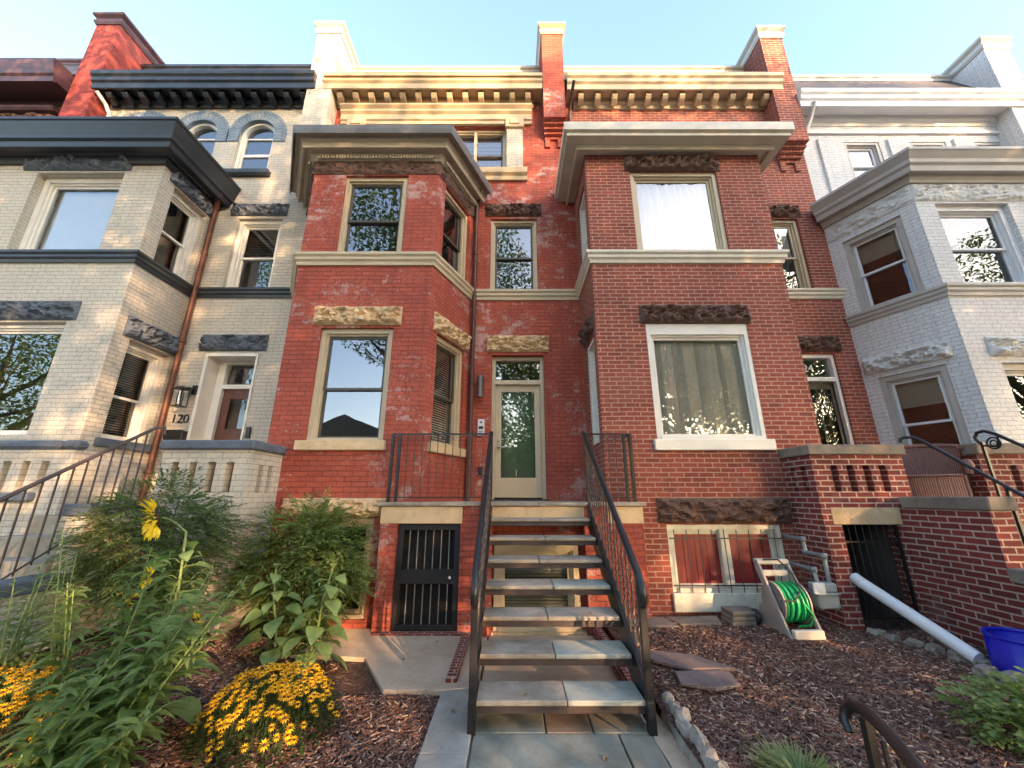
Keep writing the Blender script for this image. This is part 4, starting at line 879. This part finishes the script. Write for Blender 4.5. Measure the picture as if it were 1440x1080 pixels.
flag([(-.61, 3.12), (-.29, 3.12), (-.29, 4.02), (-.61, 4.02)], .012, 'concrete_g', .1, 'kerb_stone'); flag([(-.63, 1.2), (-.29, 1.2), (-.29, 3.11), (-.61, 3.11)], .014, 'concrete_g', .1, 'kerb_stone')
flag([(-2.35, 4.72), (-1.88, 4.72), (-1.53, 4.66), (-1.12, 3.97), (-.60, 3.97), (-.30, 4.03), (-.30, 5.3), (-1.75, 5.42), (-1.75, 5.6), (-3.6, 5.6), (-3.6, 5.15), (-2.2, 5.2)], .02, 'concrete', .12, 'concrete_pad')
m = MB(); m.box(-1.7, -.62, 5.33, 5.445, -.1, .035); tag(m.build('brick_threshold', M['red_brick_b']), kind='structure')
m = MB(); m.box(-.60, -.50, 4.1, 5.33, -.1, .06); tag(m.build('brick_edging', M['red_brick_b'], None, bevel=.008), 'low strip of red bricks along the left of the stair', 'edging')
m = MB(); m.box(1.0, 1.10, 3.9, 5.44, -.1, .10); tag(m.build('brick_edging', M['red_brick_b'], None, bevel=.008), 'row of worn painted bricks along the right of the stair', 'edging')
# pale strip and jagged stones on the right of the path
m = sheet(1.0, 1.14, 1.2, 3.9, lambda x, y: .0 + .02 * noise.noise(Vector((x * 9, y * 6, 0)))); tag(m.build('gravel_strip', M['concrete']), kind='structure')
def rock(c, r, seed, mat='rock', sq=(1, 1, 1), name='edging_stone', label='', group=None, lean=0):
    bm = bmesh.new(); bmesh.ops.create_icosphere(bm, subdivisions=2, radius=1)
    rr = random.Random(seed); rot = Matrix.Rotation(rr.uniform(-.3, .3), 3, 'Z') @ Matrix.Rotation(lean, 3, 'Y')
    for v in bm.verts:
        p = v.co.copy(); k = 1 + .45 * noise.noise(p * 1.3 + Vector((seed, 0, 0))) + .2 * noise.noise(p * 3 + Vector((0, seed, 0)))
        q = Vector((max(-.75, min(.75, p.x)), max(-.75, min(.75, p.y)), max(-.75, min(.75, p.z)))) * k
        v.co = rot @ Vector((q.x * sq[0] * r, q.y * sq[1] * r, q.z * sq[2] * r)) + Vector(c)
    me = bpy.data.meshes.new(name); bm.to_mesh(me); bm.free(); me.materials.append(M[mat]); me.uv_layers.new()
    o = bpy.data.objects.new(name, me); C.objects.link(o); return tag(o, label, 'stone', group)
ORD = ['', 'first', 'second', 'third', 'fourth', 'fifth', 'sixth', 'seventh', 'eighth', 'ninth', 'tenth', 'eleventh', 'twelfth']
y = 2.2; i = 0
while y < 3.62:
    rock((1.20 + rng.uniform(-.02, .02), y, .05), .115, i + 3, sq=(.55, 1.0, 1.25 + rng.uniform(-.2, .2)), label='jagged stone set on edge beside the path, ' + ORD[11 - i] + ' from the stair foot', group='upright edging stones beside the path', lean=.2); y += .14; i += 1
for i, (x, y) in enumerate([(4.12, 5.0), (4.16, 4.83), (4.22, 4.66), (4.27, 4.5), (4.32, 4.33), (4.36, 4.17), (4.2, 4.0), (4.28, 3.86), (4.42, 3.74), (4.58, 3.62)]):
    rock((x - .02, y - .02, .15), .10, 40 + i, sq=(.9, .8, .6), label='rounded border stone below the porch, ' + ORD[i + 1] + ' counted from the iron gate', group='border stones below the porch gate')
# loose slabs and pavers
def slab(pts, z, th, mat, label, tilt=0):
    m = MB(); m.prism([(a, b, z + tilt * (a - pts[0][0])) for a, b in pts], (0, 0, th)); o = m.build('loose_slab', M[mat], None, bevel=.005); return tag(o, label, 'stone slab')
slab([(1.17, 4.45), (1.75, 4.28), (1.98, 4.0), (1.55, 3.97), (1.30, 4.15)], .16, .03, 'slate_slab', 'long dark slate slab lying on the mulch beside the stair foot', -.02)
slab([(1.42, 3.95), (1.88, 3.93), (1.84, 3.68), (1.62, 3.62), (1.38, 3.74)], .14, .03, 'slate_slab', 'broken slate slab in front of the longer one', .03)
slab([(1.15, 4.82), (1.4, 4.8), (1.42, 4.6), (1.16, 4.58)], .15, .025, 'cap_stone', 'small flat paver against the right edge of the stair')
slab([(1.35, 5.52), (1.9, 5.5), (1.95, 5.12), (1.3, 5.2)], .15, .03, 'cap_stone', 'flat paver at the foot of the brick bay, left one')
slab([(1.93, 5.5), (2.6, 5.55), (2.5, 5.25), (2.0, 5.2)], .15, .03, 'cap_stone', 'flat paver at the foot of the brick bay under the boarded window')
for i in range(3):
    m = MB(); m.box(2.62 + i * .01, 3.02 - i * .02, 5.22, 5.5, .15 + i * .052, .2 + i * .052); o = m.build('concrete_block', M['cap_stone'], None, bevel=.01); tag(o, ('lowest', 'middle', 'topmost')[i] + ' of three grey pavers stacked beside the hose reel', 'paver')

# bark chips
def chips(name, region, n, h, seed, label):
    r = random.Random(seed); m = MB()
    for i in range(n):
        while True:
            x, y = region(r)
            if x is not None: break
        L, Wd, T = r.uniform(.012, .035), r.uniform(.004, .010), r.uniform(.002, .005)
        a = r.uniform(0, math.pi); u = Vector((math.cos(a), math.sin(a), r.uniform(-.35, .35))).normalized(); v = u.cross(Vector((r.uniform(-.3, .3), r.uniform(-.3, .3), 1))).normalized(); w_ = u.cross(v)
        c = Vector((x, y, h(x, y) + r.uniform(.002, .02))); q = r.random(); m.mi = 0 if q < .5 else (1 if q < .86 else 2)
        m.hexa([c + u * (L * a_) + v * (Wd * b_ * (1 - .4 * abs(a_ + .5))) + w_ * T * c_ for c_ in (-1, 1) for a_, b_ in ((-1, -1), (1, -.6), (1, .6), (-1, 1))])
    o = m.build(name, [M['chip_a'], M['chip_b'], M['chip_c']], None, norm=False); tag(o, label, 'mulch', kind='stuff')
def regL(r):
    x, y = r.uniform(-4.1, -.62), r.uniform(2.3, 5.1)
    if x > -1.75 and y > 3.93 or x > -2.3 and y > 4.66: return None, None
    return x, y
def regR(r):
    y = 2.3 + (r.random() ** 1.3) * 3.2; x = r.uniform(1.22, 4.8)
    if x > 3.88 and y > 5.08: return None, None
    return x, y
chips('bark_chips', regL, 20000, hL, 3, 'dark brown shredded bark between the left-hand plants'); chips('bark_chips', regR, 34000, hR, 4, 'reddish brown shredded bark covering the yard right of the stair')

# ================================================================== hose reel
HR = thing('hose_reel_cart', (3.17, 5.08, .15), 'taupe plastic hose reel cart wound with bright green hose under the boarded window', 'hose reel')
bx, by, bz = 3.17, 5.08, .15
for sx in (-.16, .20):
    m = MB(); m.prism([(bx + sx, by - .30, bz), (bx + sx, by - .24, bz), (bx + sx, by + .17, bz + .62), (bx + sx, by + .17, bz + .72), (bx + sx, by + .11, bz + .72)], (.03, 0, 0)); m.build('side_frame', M['reel'], HR, bevel=.006)
m = MB(); m.prism([(bx - .165, by - .26, bz + .02), (bx - .165, by + .26, bz + .03), (bx - .165, by + .2, bz + .22), (bx - .165, by - .06, bz + .34)], (.012, 0, 0)); m.build('side_panel', M['reel'], HR)
m = MB(); m.box(bx - .13, bx + .2, by - .33, by - .27, bz, bz + .09); m.build('foot_bar', M['reel_l'], HR, bevel=.01)
m = MB(); m.box(bx - .16, bx + .23, by + .10, by + .19, bz + .68, bz + .74); m.box(bx - .13, bx + .2, by + .09, by + .12, bz + .55, bz + .62); m.build('handle', M['reel_l'], HR, bevel=.01)
for sx in (-.11, .18):
    m = MB(); m.lathe((bx + sx, by, bz + .30), [(0, 0), (.05, .01), (.19, .012), (.215, .0), (.215, .02), (.19, .03), (0, .03)], 28, (1, 0, 0)); m.build('reel_flange', M['reel'], HR)
rr = random.Random(5)
m = MB()
path = []
for i in range(15 * 20):
    a = i / 20 * 2 * math.pi; lay = i / 300; r_ = .19 + .012 * math.sin(i * .05) + .01 * noise.noise(Vector((i * .02, 0, 0)))
    path.append((bx - .07 + .235 * (.5 - .5 * math.cos(lay * math.pi * 3)), by + r_ * math.cos(a), bz + .30 + r_ * math.sin(a)))
m.tube(path, .012, 6)
path = [(bx - .06 + .0155 * (i / 20), by + .17 * math.cos(i / 20 * 2 * math.pi), bz + .30 + .17 * math.sin(i / 20 * 2 * math.pi)) for i in range(15 * 20)]
m.tube(path, .012, 6); m.tube([(bx + .12, by - .2, bz + .32), (bx + .19, by - .22, bz + .2), (bx + .16, by - .18, bz + .1), (bx + .08, by - .1, bz + .07)], .012, 6); m.build('hose', M['hose'], HR)
m = MB(); m.tube([(bx - .1, by + .08, bz + .74), (bx + .05, by + .02, bz + .75), (bx + .13, by - .08, bz + .6), (bx + .10, by - .2, bz + .45), (bx - .02, by - .26, bz + .36), (bx - .17, by - .26, bz + .36)], .010, 6); m.build('leader_hose', M['black_rub'], HR)
for sx in (-.24, .24):
    m = MB(); m.lathe((bx + sx - .02, by + .18, bz + .09), [(0, 0), (.085, 0), (.09, .012), (.09, .03), (.085, .045), (0, .045)], 20, (1, 0, 0)); m.build('wheel', M['black_rub'], HR)
# gas meter with its pipes
GM = thing('gas_meter', (3.62, 5.0, .4), 'grey gas meter with bent pipes on the wall left of the porch', 'gas meter')
gx, gy, gz = 3.60, 5.0, .40
m = MB(); m.box(gx - .10, gx + .14, gy - .08, gy + .08, gz, gz + .15); m.box(gx - .12, gx + .16, gy - .095, gy + .09, gz + .15, gz + .17); m.box(gx - .10, gx + .14, gy - .08, gy + .08, gz + .17, gz + .27); m.build('meter_body', M['meter'], GM, bevel=.018)
m = MB(); m.box(gx - .15, gx - .02, gy - .10, gy - .075, gz + .16, gz + .28); m.lathe((gx - .08, gy - .1, gz + .22), [(0, .008), (.038, .008), (.045, 0)], 16, (0, -1, 0)); m.build('dial', M['cold_white'], GM, bevel=.004)
def pipe(pts, r=.021, name='pipe', mat='galv', par=GM):
    m = MB(); P_ = []
    for i, p in enumerate(pts):
        p = Vector(p)
        if 0 < i < len(pts) - 1:
            a = (Vector(pts[i - 1]) - p).normalized() * .03; b = (Vector(pts[i + 1]) - p).normalized() * .03; P_ += [p + a, p + (a + b) * .3, p + b]
        else: P_.append(p)
    m.tube(P_, r, 10)
    for p in pts[1:-1]: m.lathe(Vector(p) - Vector((0, 0, .03)), [(0, 0), (r * 1.45, .0), (r * 1.45, .06), (0, .06)], 10)
    m.build(name, M[mat], par)
pipe([(gx + .11, gy, gz + .24), (gx + .11, gy, gz + .55), (gx + .11, 5.3, gz + .56), (gx + .11, 5.3, gz + .71), (gx + .11, 5.66, gz + .72)], .024)
pipe([(gx - .03, gy, gz + .24), (gx - .03, gy + .02, gz + .40), (gx - .03, 5.66, gz + .41)], .024)
# white drain pipe and blue tub
m = MB(); m.tube([(4.10, 5.04, .67), (4.28, 4.12, .20)], .062, 18); m.tube([(4.10, 5.10, .70), (4.10, 5.0, .65)], .062, 18)
tag(m.build('drain_pipe', M['white_pipe']), 'long white plastic pipe sloping from the porch gate to the border stones', 'pipe')
TB = thing('plastic_tub', (4.6, 3.95, .1), 'round bright blue plastic tub against the brick step wall', 'tub')
m = MB(); c = (4.57, 3.93, .08); m.lathe(c, [(0, 0), (.262, 0), (.27, .02), (.264, .35), (.258, .35), (.255, .03), (0, .02)], 40); m.build('body', M['blue_bin'], TB)
m = MB(); m.lathe(c, [(.264, .335), (.270, .34), (.272, .35), (.270, .36), (.252, .36), (.252, .34)], 40); m.build('rim', M['blue_bin'], TB)

# ================================================================== black handrail in the foreground
FG = thing('iron_handrail', (2.2, 2.3, 0), 'black iron handrail with curled end at the bottom edge right of the stair', 'handrail')
m = MB(); q = lambda a, b, c: tuple(gp(a, b, c))
P_ = [q(1196, 1030, 2.52), q(1188, 1012, 2.55), q(1190, 998, 2.55), q(1200, 992, 2.5), q(1218, 1000, 2.4), q(1250, 1032, 2.2), q(1300, 1095, 1.9)]
m.tube(P_, [.022, .028, .030, .030, .030, .030, .030], 8); m.build('rail', M['black_metal'], FG)
m = MB(); c = gp(1217, 1010, 2.45); m.box(c.x - .02, c.x + .02, c.y - .02, c.y + .02, .0, c.z); m.build('post', M['black_metal'], FG)
for k in range(3): m = MB(); c = gp(1240 + k * 22, 1035 + k * 26, 2.28 - k * .13); m.box(c.x - .008, c.x + .008, c.y - .008, c.y + .008, .0, c.z - .02); m.build('baluster', M['black_metal'], FG)

# ================================================================== plants
def shrub(name, base, rx, ry, z0, z1, n, label, mat='leaf_nand', ls=.045, lw=.016, stems=14, seed=1, cat='shrub'):
    """airy shrub of small pointed leaflets gathered in sprays"""
    r = random.Random(seed); b = Vector(base); T = thing(name, base, label, cat); m = MB(); st = MB()
    H_ = z1 - z0
    tips = []
    for i in range(stems):
        a = r.uniform(0, 2 * math.pi); q = r.uniform(.2, .95)
        tip = b + Vector((rx * q * math.cos(a), ry * q * math.sin(a), z0 + H_ * r.uniform(.55, .95) * (1 - .35 * q * q)))
        st.tube([b + Vector((r.uniform(-.12, .12), r.uniform(-.08, .08), 0)), b.lerp(tip, .5) + Vector((0, 0, .08)), tip], [.012, .008, .003], 5)
    st.build('stem', M['stem_r'], T)
    for i in range(n):
        while True:
            p = Vector((r.uniform(-1, 1), r.uniform(-1, 1), r.uniform(-1, 1)))
            if p.length < 1 and p.length > .35: break
        k = 1 + .25 * noise.noise(p * 2.2 + Vector((seed, 0, 0)))
        if noise.noise(p * 3.1 + Vector((0, seed, 3))) < -.28: continue
        c = b + Vector((p.x * rx * k, p.y * ry * k, z0 + H_ * .5 + p.z * H_ * .5 * k))
        out = Vector((p.x, p.y, p.z * .4 + r.uniform(-.3, .4))).normalized()
        side = out.cross(Vector((0, 0, 1))).normalized(); L0 = ls * r.uniform(2.5, 4)
        for j in range(7):                       # one spray: leaflets in pairs along a drooping axis
            q = j / 7; pc = c + out * L0 * q + Vector((0, 0, -.35 * L0 * q * q))
            for sg in ((-1, 1) if j < 6 else (0,)):
                d = (out * .7 + side * sg * .9 + Vector((0, 0, r.uniform(-.35, .15)))).normalized()
                m.leaf(pc, d, ls * r.uniform(.8, 1.2), lw * r.uniform(.8, 1.2), .5, .3, 2, .5, r.uniform(-.5, .5))
    m.build('foliage', M[mat], T, norm=False); return T
shrub('nandina_shrub', (-2.50, 5.1, 0), .66, .34, .22, 1.52, 1250, 'bushy green nandina growing before the basement window of the red bay', seed=2, ls=.075, lw=.030)
shrub('nandina_shrub', (-3.72, 4.35, .1), .76, .36, .5, 1.66, 1150, 'dark nandina bush in front of the cream porch wall', 'leaf_nand2', seed=5, ls=.075, lw=.026)
def sunflower(base, top, n, label, leafL=.2, seed=1, head=None, lean=0, heads=(), bud=True):
    r = random.Random(seed); T = thing('sunflower_plant', base, label, 'sunflower'); b = Vector(base); t = Vector(top); st = MB(); lf = MB()
    if head: path = [b, b.lerp(t, .35) + Vector((-.02, 0, 0)), b.lerp(t, .7) + Vector((.03, 0, 0)), t] + [Vector(q) for q in head[0]]
    else: path = [b, b.lerp(t, .35) + Vector((.02, 0, 0)), b.lerp(t, .7) + Vector((-.015, 0, 0)), t]
    st.tube(path, [.014, .012, .010, .009] + ([.008] * len(head[0]) if head else []), 7)
    n = int(n * 1.9)
    for i in range(n):
        q = .10 + .86 * i / n; p = b.lerp(t, q) + Vector((0, 0, 0)); a = i * 2.4 + r.uniform(-.3, .3); L_ = leafL * (1.15 - .75 * q) * r.uniform(.8, 1.15)
        d = Vector((math.cos(a), math.sin(a) * .8, .35)); pe = p + d.normalized() * L_ * .55
        st.tube([p, p.lerp(pe, .5) + Vector((0, 0, .015)), pe], .0035, 4)
        lf.leaf(pe, Vector((math.cos(a), math.sin(a), -.15)), L_ * 1.1, L_ * .82, 1.0, .2, 5, .62, r.uniform(-.5, .5))
    if bud:
        for i in range(12):
            a = i * 2.4; lf.leaf(t, Vector((math.cos(a), math.sin(a), 1.2)), .07, .03, .2, .3, 3, .6)
    st.build('stem', M['stem'], T); lf.build('foliage', M['leaf_sun'], T, norm=False)
    for c, nv, rad in ([(head[1], head[2], head[3])] if head else []) + list(heads): flower_head(T, c, nv, rad)
    return T
def flower_head(T, c, nv, rad):
    m = MB(); nv = Vector(nv).normalized(); c = Vector(c); q = Vector((0, 0, 1)).rotation_difference(nv)
    for k in range(2):
        n = 24
        for i in range(n):
            a = 2 * math.pi * (i + .5 * k) / n; d = q @ Vector((math.cos(a), math.sin(a), .25 + .25 * k + .15 * math.sin(i * 5)))
            m.leaf(c + d * rad * .48, d, rad * .55, rad * .2, .3, .3, 3, .7, 0)
    h = m.build('flower', M['petal_s'], T, norm=False)
    m = MB(); m.lathe(c, [(0, -.012), (rad * .45, -.008), (rad * .5, .004), (rad * .3, .016), (0, .02)], 14, nv); m.build('seed_head', M['cone'], h)
def lance(base, top, n, label, L_=.17, Wd=.035, seed=1, heads=(), mat='leaf_lance', name='tall_perennial', stems=1, spread=.1, cat='plant'):
    r = random.Random(seed); T = thing(name, base, label, cat); st = MB(); lf = MB()
    for s_ in range(stems):
        o1 = Vector((r.uniform(-1, 1) * spread, r.uniform(-1, 1) * spread, 0)); o2 = o1 * 1.8 + Vector((0, 0, -r.uniform(0, .25) if s_ else 0)); b = Vector(base) + o1 * .4; t = Vector(top) + o2
        mid = b.lerp(t, .5) + Vector((r.uniform(-.03, .03), 0, 0)); st.tube([b, mid, t], [.008, .006, .003], 6)
        for i in range(n):
            q = .08 + .92 * i / n; p = (b.lerp(mid, q * 2) if q < .5 else mid.lerp(t, q * 2 - 1)); a = i * 2.4 + r.uniform(-.4, .4); k = (1.1 - .6 * q) * r.uniform(.75, 1.15)
            lf.leaf(p, Vector((math.cos(a), math.sin(a), .55)), L_ * k, Wd * k, 1.3, .3, 5, .7, r.uniform(-.4, .4))
    st.build('stem', M['stem'], T); lf.build('foliage', M[mat], T, norm=False)
    for c, nv, rad in heads: flower_head(T, c, nv, rad)
    return T
sunflower((-2.62, 3.35, .02), gp(262, 748, 3.3), 11, 'tall sunflower with one drooping yellow head above the left bed', .27, 3,
          head=([gp(250, 738, 3.3), gp(238, 730, 3.29), gp(228, 728, 3.27)], gp(222, 727, 3.25), (-.74, -.66, -.30), .17),
          heads=[(gp(212, 812, 3.1), (-.5, -.7, .1), .08), (gp(190, 843, 3.1), (-.6, .2, .5), .05)], bud=False)
sunflower((-2.35, 4.45, 0), gp(388, 800, 4.45), 13, 'young sunflower with a green bud, left of the pair by the nandina', .27, 8)
sunflower((-2.02, 4.4, 0), gp(468, 800, 4.35), 15, 'young sunflower with a green bud, right of the pair by the nandina', .28, 9)
lance((-1.98, 3.95, 0), gp(450, 905, 3.9), 34, 'small leafy lily plant at the foot of the young sunflowers', .10, .032, 11)
lance((-2.75, 3.0, .03), gp(198, 772, 3.1), 50, 'tall leafy stems in the densest clump of the left bed, rising highest', .30, .062, 12, stems=7, spread=.2)
lance((-2.45, 2.75, .0), gp(312, 806, 3.0), 42, 'leafy green clump leaning right beside the yellow mound', .28, .065, 13, stems=7, spread=.2, heads=[(gp(275, 872, 2.95), (.6, .3, .7), .05)])
lance((-2.72, 2.6, .0), gp(215, 900, 2.65), 38, 'low leafy clump at the bottom edge between the two yellow mounds', .25, .06, 14, stems=8, spread=.2)
lance((-3.6, 3.2, .12), gp(40, 800, 3.4), 46, 'slender willow-leaved stems at the left edge', .27, .026, 15, stems=7, spread=.22)
lance((-3.35, 3.35, .1), gp(95, 745, 3.5), 44, 'single willow-leaved stem taller than its neighbours with yellowing top', .24, .026, 16, stems=3, spread=.06)
lance((-3.95, 3.0, .2), gp(-20, 860, 3.3), 40, 'willow-leaved stems cut off by the left frame edge', .27, .026, 17, stems=7, spread=.22)
# black-eyed susan mounds
def mound(base, rx, ry, h, nf, label, seed):
    r = random.Random(seed); T = thing('black_eyed_susan', base, label, 'flower clump'); b = Vector(base); m = MB()
    for i in range(1500):
        a = r.uniform(0, 2 * math.pi); q = math.sqrt(r.random()); p = b + Vector((rx * q * math.cos(a), ry * q * math.sin(a), 0)); hh = h * math.sqrt(max(0, 1 - q * q * .8)) * r.uniform(.35, .93)
        m.leaf(p + Vector((0, 0, hh - .05)), Vector((math.cos(a) * .8 + r.uniform(-.6, .6), math.sin(a) * .8 + r.uniform(-.6, .6), r.uniform(.2, 1.2))), r.uniform(.05, .11), r.uniform(.012, .025), .9, .3, 3, .6)
    for i in range(160):
        a = r.uniform(0, 2 * math.pi); q = math.sqrt(r.random()) * .9; p = b + Vector((rx * q * math.cos(a), ry * q * math.sin(a), 0)); m.tube([p * 1, p + Vector((0, 0, h * math.sqrt(1 - q * q * .8) * .9))], .0025, 3, cap=False)
    m.build('foliage', M['leaf_rudb'], T, norm=False)
    def head(mm, c, nv, rad, ph):
        q = Vector((0, 0, 1)).rotation_difference(nv); mm.mi = 0; n = 11
        for i in range(n):
            a = ph + 2 * math.pi * i / n; d = q @ Vector((math.cos(a), math.sin(a), .05)); mm.leaf(c + d * rad * .15, d, rad * .88, rad * .36, .5, .2, 2, .6)
        mm.mi = 1; mm.lathe(c, [(rad * .24, -.002), (rad * .24, rad * .12), (rad * .14, rad * .26), (0, rad * .3)], 7, nv)
    pts = []
    for i in range(nf * 6):
        if len(pts) >= nf: break
        a = r.uniform(0, 2 * math.pi); q = math.sqrt(r.random()); z = h * math.sqrt(max(.02, 1 - q ** 2.2 * .93)) * (1 + .12 * noise.noise(Vector((q * math.cos(a) * 3, q * math.sin(a) * 3, seed))))
        c = b + Vector((rx * 1.05 * q * math.cos(a), ry * 1.05 * q * math.sin(a), z + r.uniform(-.02, .03)))
        if any((c - p[0]).length < .024 for p in pts): continue
        nv = Vector((q * math.cos(a) * .7 + r.uniform(-.3, .3), q * math.sin(a) * .7 - .25 + r.uniform(-.3, .3), 1)).normalized(); pts.append((c, nv))
    pts.sort(key=lambda p: (p[0] - Vector((0, 0, 1.63))).length)
    mats = [M['petal'], M['cone']]
    for c, nv in pts[:98]: m = MB(); head(m, c, nv, r.uniform(.020, .037), r.random()); m.build('flower', mats, T, norm=False)
    m = MB()
    for c, nv in pts[98:]: head(m, c, nv, r.uniform(.020, .037), r.random())
    o = m.build('flower', mats, T, norm=False); o['kind'] = 'stuff'
mound((-1.74, 3.32, -.02), .45, .42, .42, 300, 'rounded clump of yellow coneflowers just left of the path', 1)
mound((-3.38, 3.02, .08), .72, .45, .40, 360, 'wide clump of yellow coneflowers in the bottom left corner', 2)
# rose bush and dry tuft on the right
RB = shrub('rose_bush', (3.55, 2.95, .05), .62, .36, .02, .40, 300, 'broad-leaved bush at the bottom right corner', 'leaf_nand', .05, .045, 10, 21)
def tuft(base, n, L_, label, seed, spread=.1):
    r = random.Random(seed); m = MB()
    for i in range(n):
        a = r.uniform(0, 2 * math.pi); q = r.random() * spread; m.leaf(Vector(base) + Vector((q * math.cos(a), q * math.sin(a), 0)), Vector((math.cos(a) * .6, math.sin(a) * .6, 1)), L_ * r.uniform(.5, 1.1), .012, 1.2, .2, 4, .5)
    o = m.build('grass_tuft', M['grass'], None, norm=False); return tag(o, label, 'weed')
tuft((1.62, 2.72, .08), 420, .17, 'pale green weedy tuft at the bottom edge in the mulch', 3, .18); tuft((1.47, 3.25, .1), 26, .05, 'tiny green seedling alone in the mulch near the path', 4, .02)

# ================================================================== street trees and houses behind the viewer (seen in the glass, and they shade the facades)
def tree(base, hh, rx, rz, n, label, seed, zc, ls=.13):
    r = random.Random(seed); T = thing('street_tree', base, label, 'tree', 'street trees mirrored in the windows'); b = Vector(base); m = MB(); c0 = b + Vector((0, 0, zc))
    m.tube([b, b + Vector((.1, 0, hh * .25)), b + Vector((-.1, .1, hh * .5)), b + Vector((.1, .1, hh * .8))], [.28, .22, .16, .05], 10)
    br = []
    for i in range(12):
        a = r.uniform(0, 2 * math.pi); s = b + Vector((0, 0, hh * r.uniform(.28, .55))); e = c0 + Vector((rx * .8 * math.cos(a), rx * .8 * math.sin(a), rz * r.uniform(-.5, .7))); mid = s.lerp(e, .5) + Vector((0, 0, .4))
        m.tube([s, mid, e], [.09, .05, .015], 6); br.append((s, mid, e))
    m.build('trunk', M['bark'], T); m = MB()
    for i in range(n):
        while True:
            p = Vector((r.uniform(-1, 1), r.uniform(-1, 1), r.uniform(-1, 1)))
            if p.length < 1: break
        if noise.noise(p * 2.4 + Vector((seed * 3, 0, 0))) < -.2: continue
        c = c0 + Vector((p.x * rx, p.y * rx, p.z * rz)); d = Vector((r.uniform(-1, 1), r.uniform(-1, 1), r.uniform(-.8, .3))).normalized()
        m.leaf(c, d, ls * r.uniform(.8, 1.4), ls * .55, .4, .2, 2, .5, r.uniform(-1, 1))
    m.build('crown', M['leaf_tree'], T, norm=False)
for i, (x, y, hh, rx, rz, n, zc, ls, lb) in enumerate([
    (-4.2, -4.6, 17, 5.4, 5.2, 32000, 12.2, .20, 'leafy street tree behind the viewer, mirrored in the red bay windows'),
    (7.6, -5.8, 12, 4.6, 4.2, 24000, 7.6, .20, 'leafy street tree behind the viewer, mirrored in the square bay window'),
    (-13.5, -6.5, 15, 3.6, 4.8, 12000, 10.5, .20, 'street tree mirrored in the cream house windows'),
    (-25.0, -6.5, 12, 4.8, 4.4, 12000, 7.4, .24, 'street tree mirrored in the lower cream bay window'),
    (15.0, -6.5, 16, 4.6, 6.0, 24000, 10.4, .22, 'street tree near the kerb on the right, shading the white house'),
    (25.5, -6.5, 15, 4.6, 6.0, 14000, 9.4, .24, 'street tree mirrored in the white bay window'),
    (1.5, -15.5, 17, 4.8, 6.4, 22000, 9.8, .32, 'tree across the street opposite the stair'),
    (9.6, -16.0, 18, 5.2, 7.6, 27000, 10.4, .34, 'tree across the street opposite the white house'),
    (17.5, -16.5, 18, 5.4, 7.6, 27000, 10.6, .34, 'tree across the street towards the low sun'),
    (26.0, -19.0, 18, 5.6, 7.6, 24000, 10.8, .34, 'farther tree beyond it towards the low sun')]):
    tree((x, y, 0), hh, rx, rz, n, lb, i + 1, zc, ls)
OP = thing('row_house', (-12.5, -17, 0), 'gabled house across the street seen only as a reflection', 'house')
m = MB(); m.box(-17, -8, -24, -17, -.3, 5.6); m.build('wall', M['red_brick_b'], OP)
m = MB(); m.prism([(-17.3, -16.8, 5.6), (-7.7, -16.8, 5.6), (-12.5, -16.8, 7.5)], (0, -7.4, 0)); m.build('roof', M['cap_stone'], OP)
for x0, x1, h, nm in ((-7.6, .4, 6.0, 'flat-roofed house across the street opposite the glass door'), (.5, 9.0, 6.6, 'flat-roofed house across the street opposite house 124'), (9.1, 18.0, 6.2, 'flat-roofed house across the street opposite the white house')):
    OQ = thing('row_house', ((x0 + x1) / 2, -22, 0), nm + ', seen only as a reflection', 'house'); m = MB()
    of = Fr((x1, -22), (x0, -22)); wd = x1 - x0; ops = [(a, a + 1.1, z, z + 1.6) for a in (1.0, 3.4, 5.8) for z in (1.0, 4.0)]
    m.wall(of, 0, wd, -.3, h, ops, .2); m.poly([(x0, -22, h), (x1, -22, h), (x1, -30, h), (x0, -30, h)]); m.poly([(x0, -30, h), (x1, -30, h), (x1, -30, -.3), (x0, -30, -.3)]); m.build('wall', M['red_brick_b'], OQ)
    for o in ops: m = MB(); m.poly([of(o[0], -.15, o[2]), of(o[1], -.15, o[2]), of(o[1], -.15, o[3]), of(o[0], -.15, o[3])]); m.build('window', M['glass_dark'], OQ, norm=False)
r_ = random.Random(31)
M['fallen'] = plain('dry_fallen_leaf', (.24, .14, .06), .8, .4, 40)
for i, (x, y, z, lb) in enumerate([(.12, 3.46, .203, 'dry leaf on the lowest stair tread'), (-.45, 3.6, .016, 'dry leaf on the kerb strip left of the stair'), (.62, 3.1, .004, 'dry leaf on the large flagstone'), (-1.1, 4.6, .024, 'dry leaf in the middle of the concrete pad'), (-.85, 5.1, .024, 'dry leaf on the concrete near the security gate'), (.70, 4.02, .60, 'dry leaf on the third stair tread'), (2.7, 4.2, .15, 'pale dry leaf in the middle of the right-hand mulch'), (3.1, 3.3, .14, 'pale dry leaf in the mulch near the leafy bush')]):
    m = MB(); m.leaf((x, y, z), (r_.uniform(-1, 1), r_.uniform(-1, 1), .12), .055, .032, .5, .35, 3, .6); o = m.build('fallen_leaf', M['fallen'], None, norm=False); tag(o, lb, 'leaf')
